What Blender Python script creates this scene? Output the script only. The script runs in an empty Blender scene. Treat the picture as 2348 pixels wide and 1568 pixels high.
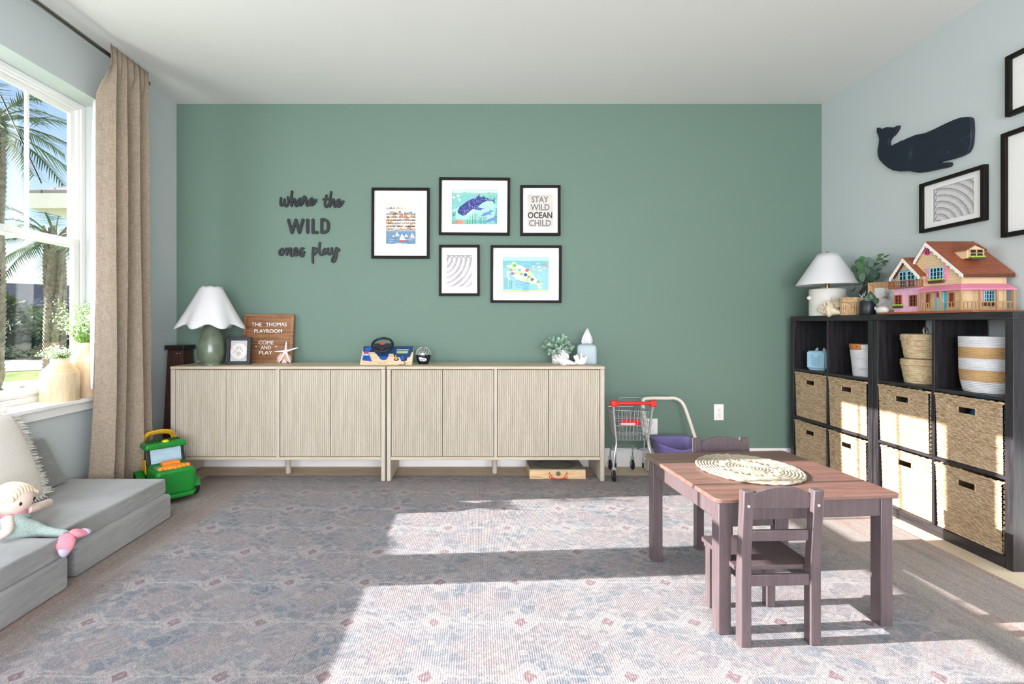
import bpy, bmesh, math, random
from mathutils import Vector, Matrix, noise
random.seed(7)
R = math.radians
scene = bpy.context.scene
col = scene.collection
PI = math.pi

# ------------------------------------------------------------------ camera
CAM_H, FPX, VX, VY = 1.067, 1134.0, 1095.0, 742.0
cd = bpy.data.cameras.new('camera'); cam = bpy.data.objects.new('camera', cd); col.objects.link(cam)
cam.location = (0, 0, CAM_H); cam.rotation_euler = (R(90), 0, 0)
cd.sensor_width = 36; cd.lens = 36 * FPX / 2348
cd.shift_x = (1174 - VX) / 2348; cd.shift_y = -(784 - VY) / 2348
cd.clip_start = .05; cd.clip_end = 400
scene.camera = cam
# ------------------------------------------------------------------ sky, sun, window light, added fill, exposure
SUN_EL, SUN_AZ = math.atan(.368), math.atan(.067)
w = bpy.data.worlds.new('world'); scene.world = w; w.use_nodes = True
nt = w.node_tree; bg = nt.nodes['Background']
sky = nt.nodes.new('ShaderNodeTexSky'); sky.sky_type = 'NISHITA'; sky.sun_disc = False
sky.sun_elevation = R(35); sky.sun_rotation = R(-90); sky.air_density = 1.0; sky.dust_density = .6; sky.ozone_density = 1.2
nt.links.new(sky.outputs[0], bg.inputs[0]); bg.inputs[1].default_value = .085
sl = bpy.data.lights.new('sun', 'SUN'); sl.energy = 9.0; sl.angle = R(.3); sl.color = (1, .965, .935)
sun = bpy.data.objects.new('sun', sl); col.objects.link(sun)
sun.rotation_euler = Vector((math.cos(SUN_EL) * math.cos(SUN_AZ), math.cos(SUN_EL) * math.sin(SUN_AZ), -math.sin(SUN_EL))).to_track_quat('-Z', 'Y').to_euler()
def area(name, loc, direction, sx, sy, energy, color):
    l = bpy.data.lights.new(name, 'AREA'); l.shape = 'RECTANGLE'; l.size = sx; l.size_y = sy; l.energy = energy; l.color = color
    o = bpy.data.objects.new(name, l); col.objects.link(o); o.location = loc
    o.rotation_euler = Vector(direction).to_track_quat('-Z', 'Z').to_euler(); return o
area('rear_fill_light', (.3, -2.72, 1.25), (0, 1, .02), 3.9, 2.2, 168, (.895, .92, 1))  # added fill lamp behind the camera, outside the unseen rear opening
area('daylight_side_window', (-2.62, 1.47, 1.55), (1, 0, -.12), .95, 1.7, 34, (.88, .94, 1))
scene.view_settings.view_transform = 'Standard'; scene.view_settings.look = 'None'
scene.view_settings.gamma = 1; scene.view_settings.use_curve_mapping = False
scene.view_settings.exposure = 1.12
scene.cycles.use_denoising = True
scene.cycles.max_bounces = 10; scene.cycles.diffuse_bounces = 5; scene.cycles.transparent_max_bounces = 12

# ------------------------------------------------------------------ pixel of the photograph + a known depth -> point in the room (metres)
def at(x, y, Y): s = FPX / Y; return Vector(((x - VX) / s, Y, CAM_H - (y - VY) / s))
def atX(x, y, X): s = (x - VX) / X; return Vector((X, FPX / s, CAM_H - (y - VY) / s))
def atZ(x, y, z): s = (y - VY) / (CAM_H - z); return Vector(((x - VX) / s, FPX / s, z))

# ------------------------------------------------------------------ materials
def C(h):
    h = h.lstrip('#'); v = [int(h[i:i + 2], 16) / 255 for i in (0, 2, 4)]
    return tuple([(c / 12.92 if c <= .04045 else ((c + .055) / 1.055) ** 2.4) for c in v] + [1.0])
class S:
    def __init__(s, g, o): s.g, s.o = g, o
    def __add__(s, b): return s.g.m('ADD', s, b)
    def __radd__(s, b): return s.g.m('ADD', b, s)
    def __sub__(s, b): return s.g.m('SUBTRACT', s, b)
    def __rsub__(s, b): return s.g.m('SUBTRACT', b, s)
    def __mul__(s, b): return s.g.m('MULTIPLY', s, b)
    def __rmul__(s, b): return s.g.m('MULTIPLY', b, s)
    def __truediv__(s, b): return s.g.m('DIVIDE', s, b)
    def __lt__(s, b): return s.g.m('LESS_THAN', s, b)
    def __gt__(s, b): return s.g.m('GREATER_THAN', s, b)
    def abs(s): return s.g.m('ABSOLUTE', s)
    def fract(s): return s.g.m('FRACT', s)
    def floor(s): return s.g.m('FLOOR', s)
    def sin(s): return s.g.m('SINE', s)
    def max(s, b): return s.g.m('MAXIMUM', s, b)
    def min(s, b): return s.g.m('MINIMUM', s, b)
class Graph:
    def __init__(s, name):
        s.mat = bpy.data.materials.new(name); s.mat.use_nodes = True
        s.t = s.mat.node_tree; s.b = s.t.nodes['Principled BSDF']; s.out = s.t.nodes['Material Output']
    def node(s, k): return s.t.nodes.new(k)
    def put(s, sock, v):
        if isinstance(v, S): s.t.links.new(v.o, sock)
        elif v is not None: sock.default_value = v
    def m(s, op, a, b=None, clamp=False):
        n = s.node('ShaderNodeMath'); n.operation = op; n.use_clamp = clamp
        s.put(n.inputs[0], a); s.put(n.inputs[1], b); return S(s, n.outputs[0])
    def step(s, a, lo, hi):
        n = s.node('ShaderNodeMapRange'); n.interpolation_type = 'SMOOTHSTEP'
        s.put(n.inputs[0], a); n.inputs[1].default_value = lo; n.inputs[2].default_value = hi; return S(s, n.outputs[0])
    def mix(s, f, a, b, mode='MIX'):
        n = s.node('ShaderNodeMix'); n.data_type = 'RGBA'; n.blend_type = mode
        s.put(n.inputs[0], f); s.put(n.inputs[6], a); s.put(n.inputs[7], b); return S(s, n.outputs[2])
    def coord(s, kind='Object'): return S(s, s.node('ShaderNodeTexCoord').outputs[kind])
    def world(s): return S(s, s.node('ShaderNodeNewGeometry').outputs['Position'])
    def xyz(s, v):
        n = s.node('ShaderNodeSeparateXYZ'); s.put(n.inputs[0], v); return [S(s, o) for o in n.outputs]
    def vec(s, x, y, z):
        n = s.node('ShaderNodeCombineXYZ')
        for i, v in enumerate((x, y, z)): s.put(n.inputs[i], v)
        return S(s, n.outputs[0])
    def scaled(s, v, k):
        n = s.node('ShaderNodeVectorMath'); n.operation = 'MULTIPLY'; s.put(n.inputs[0], v); n.inputs[1].default_value = k; return S(s, n.outputs[0])
    def noise(s, v, scale, detail=3, rough=.55, out=0):
        n = s.node('ShaderNodeTexNoise'); s.put(n.inputs['Vector'], v); n.inputs['Scale'].default_value = scale
        n.inputs['Detail'].default_value = detail; n.inputs['Roughness'].default_value = rough; return S(s, n.outputs[out])
    def voronoi(s, v, scale, feature='F1', out=0, rnd=1):
        n = s.node('ShaderNodeTexVoronoi'); n.feature = feature; s.put(n.inputs['Vector'], v); n.inputs['Scale'].default_value = scale
        n.inputs['Randomness'].default_value = rnd; return S(s, n.outputs[out])
    def ramp(s, f, stops):
        n = s.node('ShaderNodeValToRGB'); s.put(n.inputs[0], f); e = n.color_ramp.elements
        while len(e) < len(stops): e.new(.5)
        for el, (p, c) in zip(e, stops): el.position = p; el.color = C(c) if isinstance(c, str) else c
        return S(s, n.outputs[0])
    def bump(s, h, strength=.3, dist=.01):
        n = s.node('ShaderNodeBump'); n.inputs['Strength'].default_value = strength; n.inputs['Distance'].default_value = dist
        s.put(n.inputs['Height'], h); s.t.links.new(n.outputs[0], s.b.inputs['Normal'])
    def done(s, color=None, rough=.6, metal=0, spec=.5, **kw):
        if color is not None: s.put(s.b.inputs['Base Color'], color)
        s.put(s.b.inputs['Roughness'], rough); s.b.inputs['Metallic'].default_value = metal
        s.b.inputs['Specular IOR Level'].default_value = spec
        for k, v in kw.items(): s.put(s.b.inputs[k.replace('_', ' ')], v)
        return s.mat
_mats = {}
def M(h, rough=.6, metal=0, var=.08, vs=25, bump=0, bs=200, stretch=(1, 1, 1), spec=.5, **kw):
    """plain paint / plastic / cloth: one colour with a little uneven tone and fine relief"""
    key = (h, rough, metal, var, vs, bump, bs, stretch, spec, tuple(sorted(kw.items())))
    if key in _mats: return _mats[key]
    g = Graph('surface_' + h.strip('#')); v = g.coord()
    if stretch != (1, 1, 1): v = g.scaled(v, stretch)
    c = C(h)
    if var:
        n = g.noise(v, vs, 3); d = tuple(x * (1 - var) for x in c[:3]) + (1,); l = tuple(min(1, x * (1 + var)) for x in c[:3]) + (1,)
        colr = g.mix(g.step(n, .3, .7), d, l)
    else: colr = c
    if bump: g.bump(g.noise(v, bs, 2), bump, .004)
    _mats[key] = g.done(colr, rough, metal, spec, **kw); return _mats[key]
def wood(dark, light, stretch=(1, 1, 14), scale=14, rough=.5, bump=.12, spec=.4):
    key = ('wood', dark, light, stretch, scale, rough, bump)
    if key in _mats: return _mats[key]
    g = Graph('wood_' + light.strip('#')); inv = tuple(1 / s if s > 1 else 1 for s in stretch)
    v = g.scaled(g.coord(), tuple(i for i in inv))
    n = g.noise(v, scale * 4, 4, .6); n2 = g.noise(v, scale * 22, 2, .5)
    f = g.step(n * .7 + n2 * .3, .36, .64)
    if bump: g.bump(n2, bump, .002)
    _mats[key] = g.done(g.mix(f, C(dark), C(light)), rough, 0, spec); return _mats[key]
def glassy(name, refl=.06, tint='#ffffff', rough=.0):
    g = Graph(name); g.t.nodes.remove(g.b)
    t = g.node('ShaderNodeBsdfTransparent'); t.inputs[0].default_value = C(tint)
    gl = g.node('ShaderNodeBsdfGlossy'); gl.inputs['Roughness'].default_value = rough
    mx = g.node('ShaderNodeMixShader'); mx.inputs[0].default_value = refl
    g.t.links.new(t.outputs[0], mx.inputs[1]); g.t.links.new(gl.outputs[0], mx.inputs[2]); g.t.links.new(mx.outputs[0], g.out.inputs[0]); return g.mat
GLASS = glassy('window_glass', .04); PICGLASS = glassy('picture_glass', .008, rough=.02)

# ------------------------------------------------------------------ mesh builder
class MB:
    def __init__(s): s.v, s.f, s.mi, s.cur = [], [], [], 0
    def add(s, vs, fs):
        o = len(s.v); s.v += [tuple(p) for p in vs]; s.f += [tuple(o + i for i in f) for f in fs]; s.mi += [s.cur] * len(fs); return s
    def box(s, x0, x1, y0, y1, z0, z1, mtx=None):
        vs = [(x, y, z) for z in (z0, z1) for y in (y0, y1) for x in (x0, x1)]
        if mtx is not None: vs = [mtx @ Vector(p) for p in vs]
        return s.add(vs, [(0, 2, 3, 1), (4, 5, 7, 6), (0, 1, 5, 4), (2, 6, 7, 3), (0, 4, 6, 2), (1, 3, 7, 5)])
    def cbox(s, c, d, mtx=None):
        return s.box(c[0] - d[0] / 2, c[0] + d[0] / 2, c[1] - d[1] / 2, c[1] + d[1] / 2, c[2] - d[2] / 2, c[2] + d[2] / 2, mtx)
    def prism(s, poly, lo, hi, axis='z', mtx=None):
        """poly: 2-D outline; extruded lo..hi along axis. axis x: poly is (y,z); y: (x,z); z: (x,y)"""
        a = sum(poly[i][0] * poly[(i + 1) % len(poly)][1] - poly[(i + 1) % len(poly)][0] * poly[i][1] for i in range(len(poly)))
        if (a < 0) != (axis == 'y'): poly = poly[::-1]
        def P(p, h): return {'x': (h, p[0], p[1]), 'y': (p[0], h, p[1]), 'z': (p[0], p[1], h)}[axis]
        n = len(poly); vs = [P(p, lo) for p in poly] + [P(p, hi) for p in poly]
        if mtx is not None: vs = [mtx @ Vector(p) for p in vs]
        return s.add(vs, [tuple(range(n))[::-1], tuple(range(n, 2 * n))] + [(i, (i + 1) % n, n + (i + 1) % n, n + i) for i in range(n)])
    def lathe(s, prof, seg=24, c=(0, 0, 0), mod=None, cap=True, mtx=None):
        vs, fs = [], []
        for k, (r, z) in enumerate(prof):
            for i in range(seg):
                a = 2 * PI * i / seg; q = mod(a, k, z) if mod else 1
                vs.append(Vector((c[0] + r * q * math.cos(a), c[1] + r * q * math.sin(a), c[2] + z)))
        if mtx is not None: vs = [mtx @ p for p in vs]
        for k in range(len(prof) - 1):
            for i in range(seg):
                j = (i + 1) % seg; fs.append((k * seg + i, k * seg + j, (k + 1) * seg + j, (k + 1) * seg + i))
        if cap:
            if prof[0][0] > 1e-5: fs.append(tuple(range(seg))[::-1])
            if prof[-1][0] > 1e-5: b = (len(prof) - 1) * seg; fs.append(tuple(range(b, b + seg)))
        return s.add(vs, fs)
    def ball(s, c, r, seg=16, rings=10, mtx=None):
        rx, ry, rz = (r, r, r) if not hasattr(r, '__len__') else r
        T = Matrix.Translation(c) @ (mtx if mtx is not None else Matrix()) @ Matrix.Diagonal((rx, ry, rz, 1))
        return s.lathe([(math.sin(PI * k / rings) if 0 < k < rings else 1e-4, -math.cos(PI * k / rings)) for k in range(rings + 1)], seg, mtx=T, cap=False)
    def tube(s, pts, r, seg=8, closed=False, cap=True, flat=1):
        pts = [Vector(p) for p in pts]; n = len(pts); rr = r if hasattr(r, '__len__') else [r] * n
        t0 = (pts[1] - pts[0]).normalized(); up = Vector((0, 0, 1)) if abs(t0.z) < .9 else Vector((1, 0, 0))
        nx = t0.cross(up).normalized(); vs, fs = [], []
        for i, p in enumerate(pts):
            a = pts[(i - 1) % n] if (closed or i > 0) else p; b = pts[(i + 1) % n] if (closed or i < n - 1) else p
            t = (b - a).normalized(); nx = (nx - t * nx.dot(t)).normalized(); ny = t.cross(nx)
            for k in range(seg):
                q = 2 * PI * k / seg; vs.append(p + nx * math.cos(q) * rr[i] + ny * math.sin(q) * rr[i] * flat)
        for i in range(n if closed else n - 1):
            j = (i + 1) % n
            for k in range(seg): l = (k + 1) % seg; fs.append((i * seg + k, i * seg + l, j * seg + l, j * seg + k))
        if cap and not closed: fs += [tuple(range(seg))[::-1], tuple(range((n - 1) * seg, n * seg))]
        return s.add(vs, fs)
    def grid(s, fn, nu, nv, skip=None):
        vs = [fn(i / nu, j / nv) for j in range(nv + 1) for i in range(nu + 1)]
        fs = [(j * (nu + 1) + i, j * (nu + 1) + i + 1, (j + 1) * (nu + 1) + i + 1, (j + 1) * (nu + 1) + i)
              for j in range(nv) for i in range(nu) if not (skip and skip((i + .5) / nu, (j + .5) / nv))]
        return s.add(vs, fs)
    def xform(s, mtx): s.v = [tuple(mtx @ Vector(p)) for p in s.v]; return s
    def data(s, name, mats, smooth=35):
        me = bpy.data.meshes.new(name); me.from_pydata(s.v, [], s.f); mats = mats if isinstance(mats, (list, tuple)) else [mats]
        for m in mats: me.materials.append(m)
        if len(mats) > 1: me.polygons.foreach_set('material_index', s.mi)
        if smooth: me.shade_smooth(); me.set_sharp_from_angle(angle=R(smooth))
        me.update(); return me
    def build(s, name, mats, parent=None, smooth=35, bevel=0, seg=2, sub=0, solid=0, loc=None, rot=None, kind=None):
        """vertices are in the parent's own coordinates (or in the room's when there is no parent)"""
        return obj(name, s.data(name, mats, smooth), parent, bevel, seg, sub, solid, loc, rot, kind)
def obj(name, me, parent=None, bevel=0, seg=2, sub=0, solid=0, loc=None, rot=None, kind=None):
    o = bpy.data.objects.new(name, me); col.objects.link(o); o.parent = parent
    if loc is not None: o.location = loc
    if rot is not None: o.rotation_euler = rot
    if bevel: b = o.modifiers.new('bevel', 'BEVEL'); b.width = bevel; b.segments = seg; b.limit_method = 'ANGLE'; b.angle_limit = R(40)
    if solid: b = o.modifiers.new('solid', 'SOLIDIFY'); b.thickness = solid; b.offset = 0
    if sub: b = o.modifiers.new('sub', 'SUBSURF'); b.levels = sub; b.render_levels = sub
    if kind: o['kind'] = kind
    return o
def tag(o, label, cat, group=None, kind=None):
    o['label'] = label; o['category'] = cat
    if group: o['group'] = group
    if kind: o['kind'] = kind
    return o
def thing(name, label, cat, loc=(0, 0, 0), rz=0, group=None):
    o = bpy.data.objects.new(name, None); col.objects.link(o); o.empty_display_size = .05
    o.location = loc; o.rotation_euler = (0, 0, R(rz)); return tag(o, label, cat, group)
def dup(root, loc, rz=None, label=None, group=None):
    r = root.copy(); col.objects.link(r); r.location = loc
    if rz is not None: r.rotation_euler = (0, 0, R(rz))
    if label: r['label'] = label
    if group: r['group'] = group
    def kids(a, b):
        for ch in [o for o in list(col.objects) if o.parent == a]:
            c = ch.copy(); col.objects.link(c); c.parent = b; kids(ch, c)
    kids(root, r); return r
def struct(o, label=None, cat=None):
    o['kind'] = 'structure'
    if label: o['label'] = label
    if cat: o['category'] = cat
    return o
def smooth_path(pts, n=6, closed=False):
    P = [Vector(p) for p in pts]; out = []; N = len(P)
    for i in range(N if closed else N - 1):
        a, b, c, d = (P[(i - 1) % N] if closed or i else P[i]), P[i], P[(i + 1) % N], (P[(i + 2) % N] if closed or i + 2 < N else P[(i + 1) % N])
        for k in range(n):
            t = k / n; out.append(.5 * ((2 * b) + (c - a) * t + (2 * a - 5 * b + 4 * c - d) * t * t + (3 * b - a - 3 * c + d) * t ** 3))
    if not closed: out.append(P[-1])
    return out
def rot_z(a): return Matrix.Rotation(R(a), 4, 'Z')
def text_data(name, body, width, height, depth, mat, bold=0.0, spacing=1.0):
    """flat lettering as a mesh: x right, y up, centred, front face at z = depth"""
    cu = bpy.data.curves.new(name, 'FONT'); cu.body = body; cu.align_x = 'CENTER'; cu.offset = bold; cu.extrude = .05; cu.space_character = spacing; cu.resolution_u = 3
    o = bpy.data.objects.new(name, cu); me = bpy.data.meshes.new_from_object(o); bpy.data.objects.remove(o); bpy.data.curves.remove(cu)
    xs = [v.co.x for v in me.vertices]; ys = [v.co.y for v in me.vertices]; zs = [v.co.z for v in me.vertices]
    w_, h_, d_ = max(xs) - min(xs), max(ys) - min(ys), max(zs) - min(zs)
    sx = (width or height * w_ / h_) / w_; sy = (height or width * h_ / w_) / h_
    for v in me.vertices: v.co = ((v.co.x - (max(xs) + min(xs)) / 2) * sx, (v.co.y - (max(ys) + min(ys)) / 2) * sy, (v.co.z - min(zs)) / d_ * depth)
    me.name = name; me.materials.clear(); me.materials.append(mat); return me
# ================================================================== THE ROOM
XL, XR, YB, YF, ZC, ZF = -2.273, 2.599, 3.735, -2.6, 2.727, -.008
def paint(h, var=.02):
    g = Graph('wall_paint_' + h.strip('#')); v = g.world(); n = g.noise(v, 1.3, 2); c = C(h)
    g.bump(g.noise(v, 160, 3), .05, .003)
    return g.done(g.mix(n, tuple(x * (1 - var) for x in c[:3]) + (1,), tuple(x * (1 + var) for x in c[:3]) + (1,)), .62, 0, .35)
GREEN, PALE, WHITE = paint('#6a8175'), paint('#c1c9c9'), paint('#e4e3e1')
TRIM = M('#efedea', .35, var=.02, vs=6)
gf = Graph('beige_floor'); v = gf.world(); n1 = gf.noise(v, 3, 4); n2 = gf.noise(v, 260, 2)
gf.bump(n2, .3, .004)
FLOOR = gf.done(gf.mix(gf.step(n1 * .5 + n2 * .5, .35, .65), C('#c3b096'), C('#d8c8b0')), .75, 0, .2)

struct(MB().box(XL - .3, XR + .3, YF - .3, YB + .3, ZF - .1, ZF).build('floor', FLOOR), 'pale beige floor seen around the faded rug', 'floor')
struct(MB().box(XL - .3, XR + .3, YF - .3, YB + .3, ZC, ZC + .1).build('ceiling', WHITE), 'flat white ceiling over the whole room', 'ceiling')
struct(MB().box(XL - .3, XR + .3, YB, YB + .12, ZF, ZC).build('wall_back', GREEN), 'sage green accent wall behind the two sideboards', 'wall')
struct(MB().box(XR, XR + .12, YF - .12, YB, ZF, ZC).build('wall_right', PALE), 'pale grey green wall behind the dark cube shelves', 'wall')
WIN = [(2.06, 3.04), (.98, 1.96)]; WZ0, WZ1 = .62, 2.40
mb = MB(); T = XL - .2
ys = [YF - .12] + sorted(sum([list(a) for a in WIN], [])) + [YB]
for i in range(0, len(ys), 2): mb.box(T, XL, ys[i], ys[i + 1], ZF, ZC)
for a, b in WIN: mb.box(T, XL, a, b, ZF, WZ0); mb.box(T, XL, a, b, WZ1, ZC)
struct(mb.build('wall_left', PALE), 'pale grey green wall holding the white window', 'wall')
mb = MB(); mb.box(XL, -1.75, YF - .12, YF, ZF, ZC).box(2.35, XR, YF - .12, YF, ZF, ZC).box(-1.75, 2.35, YF - .12, YF, 2.3, ZC)
struct(mb.build('wall_rear', PALE), 'pale grey green wall behind the camera around a wide added glass door', 'wall')
# baseboards: a tall flat board with a stepped cap
def base(name, p, q, nrm, label):
    p, q, nrm = Vector(p), Vector(q), Vector(nrm); mb = MB()
    prof = [(0, 0), (.016, 0), (.016, .09), (.012, .096), (.012, .115), (.006, .125), (.005, .135), (0, .135)]
    n = len(prof); vs = [e + nrm * a + Vector((0, 0, ZF + b)) for e in (p, q) for a, b in prof]
    mb.add(vs, [tuple(range(n)), tuple(range(n, 2 * n))[::-1]] + [(i, n + i, n + (i + 1) % n, (i + 1) % n) for i in range(n)])
    struct(mb.build(name, TRIM), label, 'baseboard')
base('baseboard_back', (XL + .016, YB, 0), (XR - .016, YB, 0), (0, -1, 0), 'white baseboard along the green wall')
base('baseboard_left', (XL, YF, 0), (XL, YB, 0), (1, 0, 0), 'white baseboard under the window')
base('baseboard_right', (XR, YF, 0), (XR, YB - .0, 0), (-1, 0, 0), 'white baseboard along the wall behind the cube shelves')
# windows: vinyl frame, two sashes, grille bars in the upper one, panes, stool and apron
VINYL = M('#f2f2f0', .3, var=.01)
def ring(mb, y0, y1, z0, z1, wd, x0, x1):
    mb.box(x0, x1, y0, y0 + wd, z0, z1).box(x0, x1, y1 - wd, y1, z0, z1).box(x0, x1, y0 + wd, y1 - wd, z0, z0 + wd).box(x0, x1, y0 + wd, y1 - wd, z1 - wd, z1); return mb
def window(name, a, b, label):
    root = bpy.data.objects.new(name, None); col.objects.link(root); root.location = (XL, (a + b) / 2, WZ0); struct(root, label, 'window')
    o = Vector((XL, (a + b) / 2, WZ0)); h = (b - a) / 2; x = -.137; top = WZ1 - WZ0; mid = .925
    def bd(mb, nm, mt, par=root, **k): return mb.build(nm, mt, par, **k)
    m = ring(MB(), -h, h, .021, top, .03, x - .06, x); ring(m, -h + .03, h - .03, .051, top - .03, .012, x - .06, x - .012)
    bd(m, 'window_frame', VINYL, bevel=.003)
    us = bd(ring(MB(), -h + .042, h - .042, mid - .02, top - .042, .03, x - .055, x - .032), 'upper_sash', VINYL, bevel=.003)
    ls = bd(ring(MB(), -h + .042, h - .042, .063, mid + .03, .042, x - .03, x - .004), 'lower_sash', VINYL, bevel=.003)
    for k in (-1, 1):
        bd(MB().box(x - .05, x - .036, k * .141 - .008, k * .141 + .008, mid + .01, top - .072), 'grille_bar', VINYL, us)
    bd(MB().box(x - .045, x - .042, -h + .07, h - .07, mid + .008, top - .07), 'pane', GLASS, us)
    bd(MB().box(x - .019, x - .016, -h + .082, h - .082, .103, mid - .01), 'pane', GLASS, ls)
    bd(MB().box(x - .002, x + .004, -.03, .03, mid - .004, mid + .02), 'sash_lock', VINYL, ls)
    m = MB().prism([(x, -h), (.0005, -h), (.0005, -h - .06), (.05, -h - .06), (.05, h + .06), (.0005, h + .06), (.0005, h), (x, h)], 0, .021); bd(m, 'window_sill', TRIM, bevel=.004)
    bd(MB().box(.0005, .022, -h - .04, h + .04, -.05, 0), 'apron', TRIM, bevel=.003)
    return root
window('window_1', *WIN[0], 'white double hung window with grille bars beside the linen curtain')
window('window_2', *WIN[1], 'white double hung window nearer the camera on the same wall')
# unseen glass door added behind the camera as an opening for the fill lamp
root = bpy.data.objects.new('door_1', None); col.objects.link(root); root.location = (.3, YF, ZF); struct(root, 'unseen wide glazed patio door added behind the camera for the fill light', 'door')
for k in range(3):
    x0 = -2.05 + k * 1.3667; m = MB(); m.box(x0, x0 + .07, -.08, -.03, 0, 2.3).box(x0 + 1.2967, x0 + 1.3667, -.08, -.03, 0, 2.3).box(x0 + .07, x0 + 1.2967, -.08, -.03, 0, .1).box(x0 + .07, x0 + 1.2967, -.08, -.03, 2.22, 2.3)
    fr = m.build('door_frame', VINYL, root); MB().box(x0 + .07, x0 + 1.2967, -.058, -.052, .1, 2.22).build('pane', GLASS, fr)

# ---- rug: faded oriental pattern woven in ribs that run away from the camera
def rug_material():
    g = Graph('faded_rug'); p = g.world(); x, y, _ = g.xyz(p)
    wob = g.noise(p, 5, 2); wob2 = g.noise(p, 31, 2)
    u = (x + (wob2 - .5) * .03) / .31; v = (y + (wob2 - .5) * .03) / .272
    row = v.floor(); fu = (u + row * .0).fract() - .5; fv = v.fract() - .5
    dia = fu.abs() * 1.15 + fv.abs()                             # diamond medallions on the knots of the lattice
    gu = (u + .5).fract() - .5; gv = (v + .5).fract() - .5
    dia2 = gu.abs() * .9 + gv.abs() * 1.0                        # rosettes between them
    bl = g.mix(g.step(g.noise(p, 9, 3), .35, .65), C('#6f7a87'), C('#8f959b'))
    c = g.mix(g.step(wob, .35, .7), bl, C('#968d90'))
    vo = g.voronoi(g.scaled(p, (1, 1.3, 1)), 13, 'DISTANCE_TO_EDGE'); leaf = 1 - g.step(vo, .05, .12)
    vc = g.voronoi(g.scaled(p, (1, 1.25, 1)), 17); spot = 1 - g.step(vc, .24, .34)
    vr = g.voronoi(g.scaled(p, (1, 1.25, 1)), 17, out=1)
    c = g.mix(leaf * .5, c, C('#b3a9a8')); c = g.mix(spot * .75, c, g.mix(g.m('MULTIPLY', vr, 1), C('#c2b7b2'), C('#b3a6a3')))
    line = 1 - g.step(((u * 2 * PI).sin() * .09 + fv).abs(), .012, .03); c = g.mix(line * .4, c, C('#c6bdb9'))
    line2 = 1 - g.step(fv.abs(), .008, .02); c = g.mix(line2 * .5, c, C('#d3ccca'))
    def band(d, lo, hi, colr, k=.8):
        nonlocal c
        c = g.mix(g.m('MULTIPLY', g.step(d, lo - .02, lo + .01), (1 - g.step(d, hi - .01, hi + .02)) * k), c, C(colr))
    band(dia, -.1, .25, '#c2b8b6', .7); band(dia, .18, .205, '#7f7a86', .4); band(dia, -.1, .09, '#7d5560', .8); band(dia, -.1, .025, '#b5a29e', .6)
    band(dia2, -.1, .3, '#b0a3a1', .5); band(dia2, .2, .25, '#96828a', .5); band(dia2, -.1, .1, '#a2948f', .6); band(dia2, .1, .14, '#7d868f', .5)
    # borders: long streaks of grey, rust and cream along the far right, left and back edges
    st = g.noise(g.vec(x * 1.0, y * .10, 0), 9, 3, .6); st2 = g.noise(g.vec(x * 1, y * .06, 3), 22, 2)
    stb = g.noise(g.vec(x * .1, y, 0), 9, 3, .6)
    sc = g.ramp(st * .6 + st2 * .4, [(.30, '#77787a'), (.42, '#a79a90'), (.52, '#b9ada2'), (.60, '#b28f80'), (.72, '#bdb3aa')])
    scb = g.ramp(stb, [(.32, '#6f6862'), (.45, '#9c8d82'), (.55, '#a89a90'), (.68, '#8a776a')])
    edge = g.m('MAXIMUM', g.step(x, 1.5, 1.8), g.step(x * -1, 1.42, 1.6)); c = g.mix(edge * .85, c, sc)
    eb = g.step(y, 2.95, 3.25); c = g.mix(eb * .4, c, scb)
    lt = g.step(x * -1, 1.30, 1.75); c = g.mix(lt * .5, c, C('#8d7866'))
    c = g.mix(.16, c, C('#a6a4a4'))
    # yarn: every rib broken into dashes, a little darker between ribs
    fine = g.noise(g.vec(x * 150, y * 60, 0), 1, 2); fade = g.noise(p, 2.2, 3); grit = g.noise(g.vec(x * 260, y * 170, 0), 1, 1)
    c = g.mix(g.step(fine, .50, .70) * .38, c, C('#c8c2c1')); c = g.mix(g.step(fade, .4, .75) * .25, c, C('#b3adae'))
    rib = ((x + (fine - .5) * .004) * (2 * PI / .0078)).sin(); dark = g.step(rib * -1, .2, 1.0) * g.step(grit * -1, -.58, -.40)
    c = g.mix(dark * .8, c, C('#465062')); c = g.mix(1.0, c, (.81, .80, .80, 1), 'MULTIPLY')
    g.bump(rib * .5 + grit * 1.2, .16, .004)
    return g.done(c, .95, 0, .1)
RUG = rug_material()
rug = MB().box(-1.9, 2.2, .2, 3.48, ZF + .0005, 0).build('area_rug', RUG, bevel=.003)
tag(rug, 'large faded grey blue and rose oriental rug under the table', 'rug')
# ================================================================== SIDEBOARDS with fluted doors
OAK_H = wood('#baaa90', '#c9bba4', (14, 1, 1)); OAK_V = wood('#b9ae9c', '#c6bcac', (1, 1, 14)); DARKGAP = M('#3a2f26', .8, var=0)
def flute_door(wd, ht, n=27, d=.007):
    m = MB(); k = 6; pts = []
    for i in range(n * k + 1):
        t = i / k; ph = t - math.floor(t); pts.append((-wd / 2 + wd * i / (n * k), -d * math.sqrt(max(0, 1 - (2 * ph - 1) ** 2)) if 0 < i < n * k else 0))
    N = len(pts); vs = [(x, y, z) for z in (0, ht) for x, y in pts] + [(x, .014, z) for z in (0, ht) for x in (-wd / 2, wd / 2)]
    fs = [(i, i + 1, N + i + 1, N + i) for i in range(N - 1)] + [tuple(range(N))[::-1] + (2 * N, 2 * N + 1), tuple(range(N, 2 * N)) + (2 * N + 3, 2 * N + 2),
          (2 * N + 1, 2 * N, 2 * N + 2, 2 * N + 3), (0, N, 2 * N + 2, 2 * N), (N - 1, 2 * N + 1, 2 * N + 3, 2 * N - 1)]
    return m.add(vs, fs).data('door', OAK_V, 50)
SB_Y0, SB_Y1, SB_H = 3.345, 3.712, .778
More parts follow.
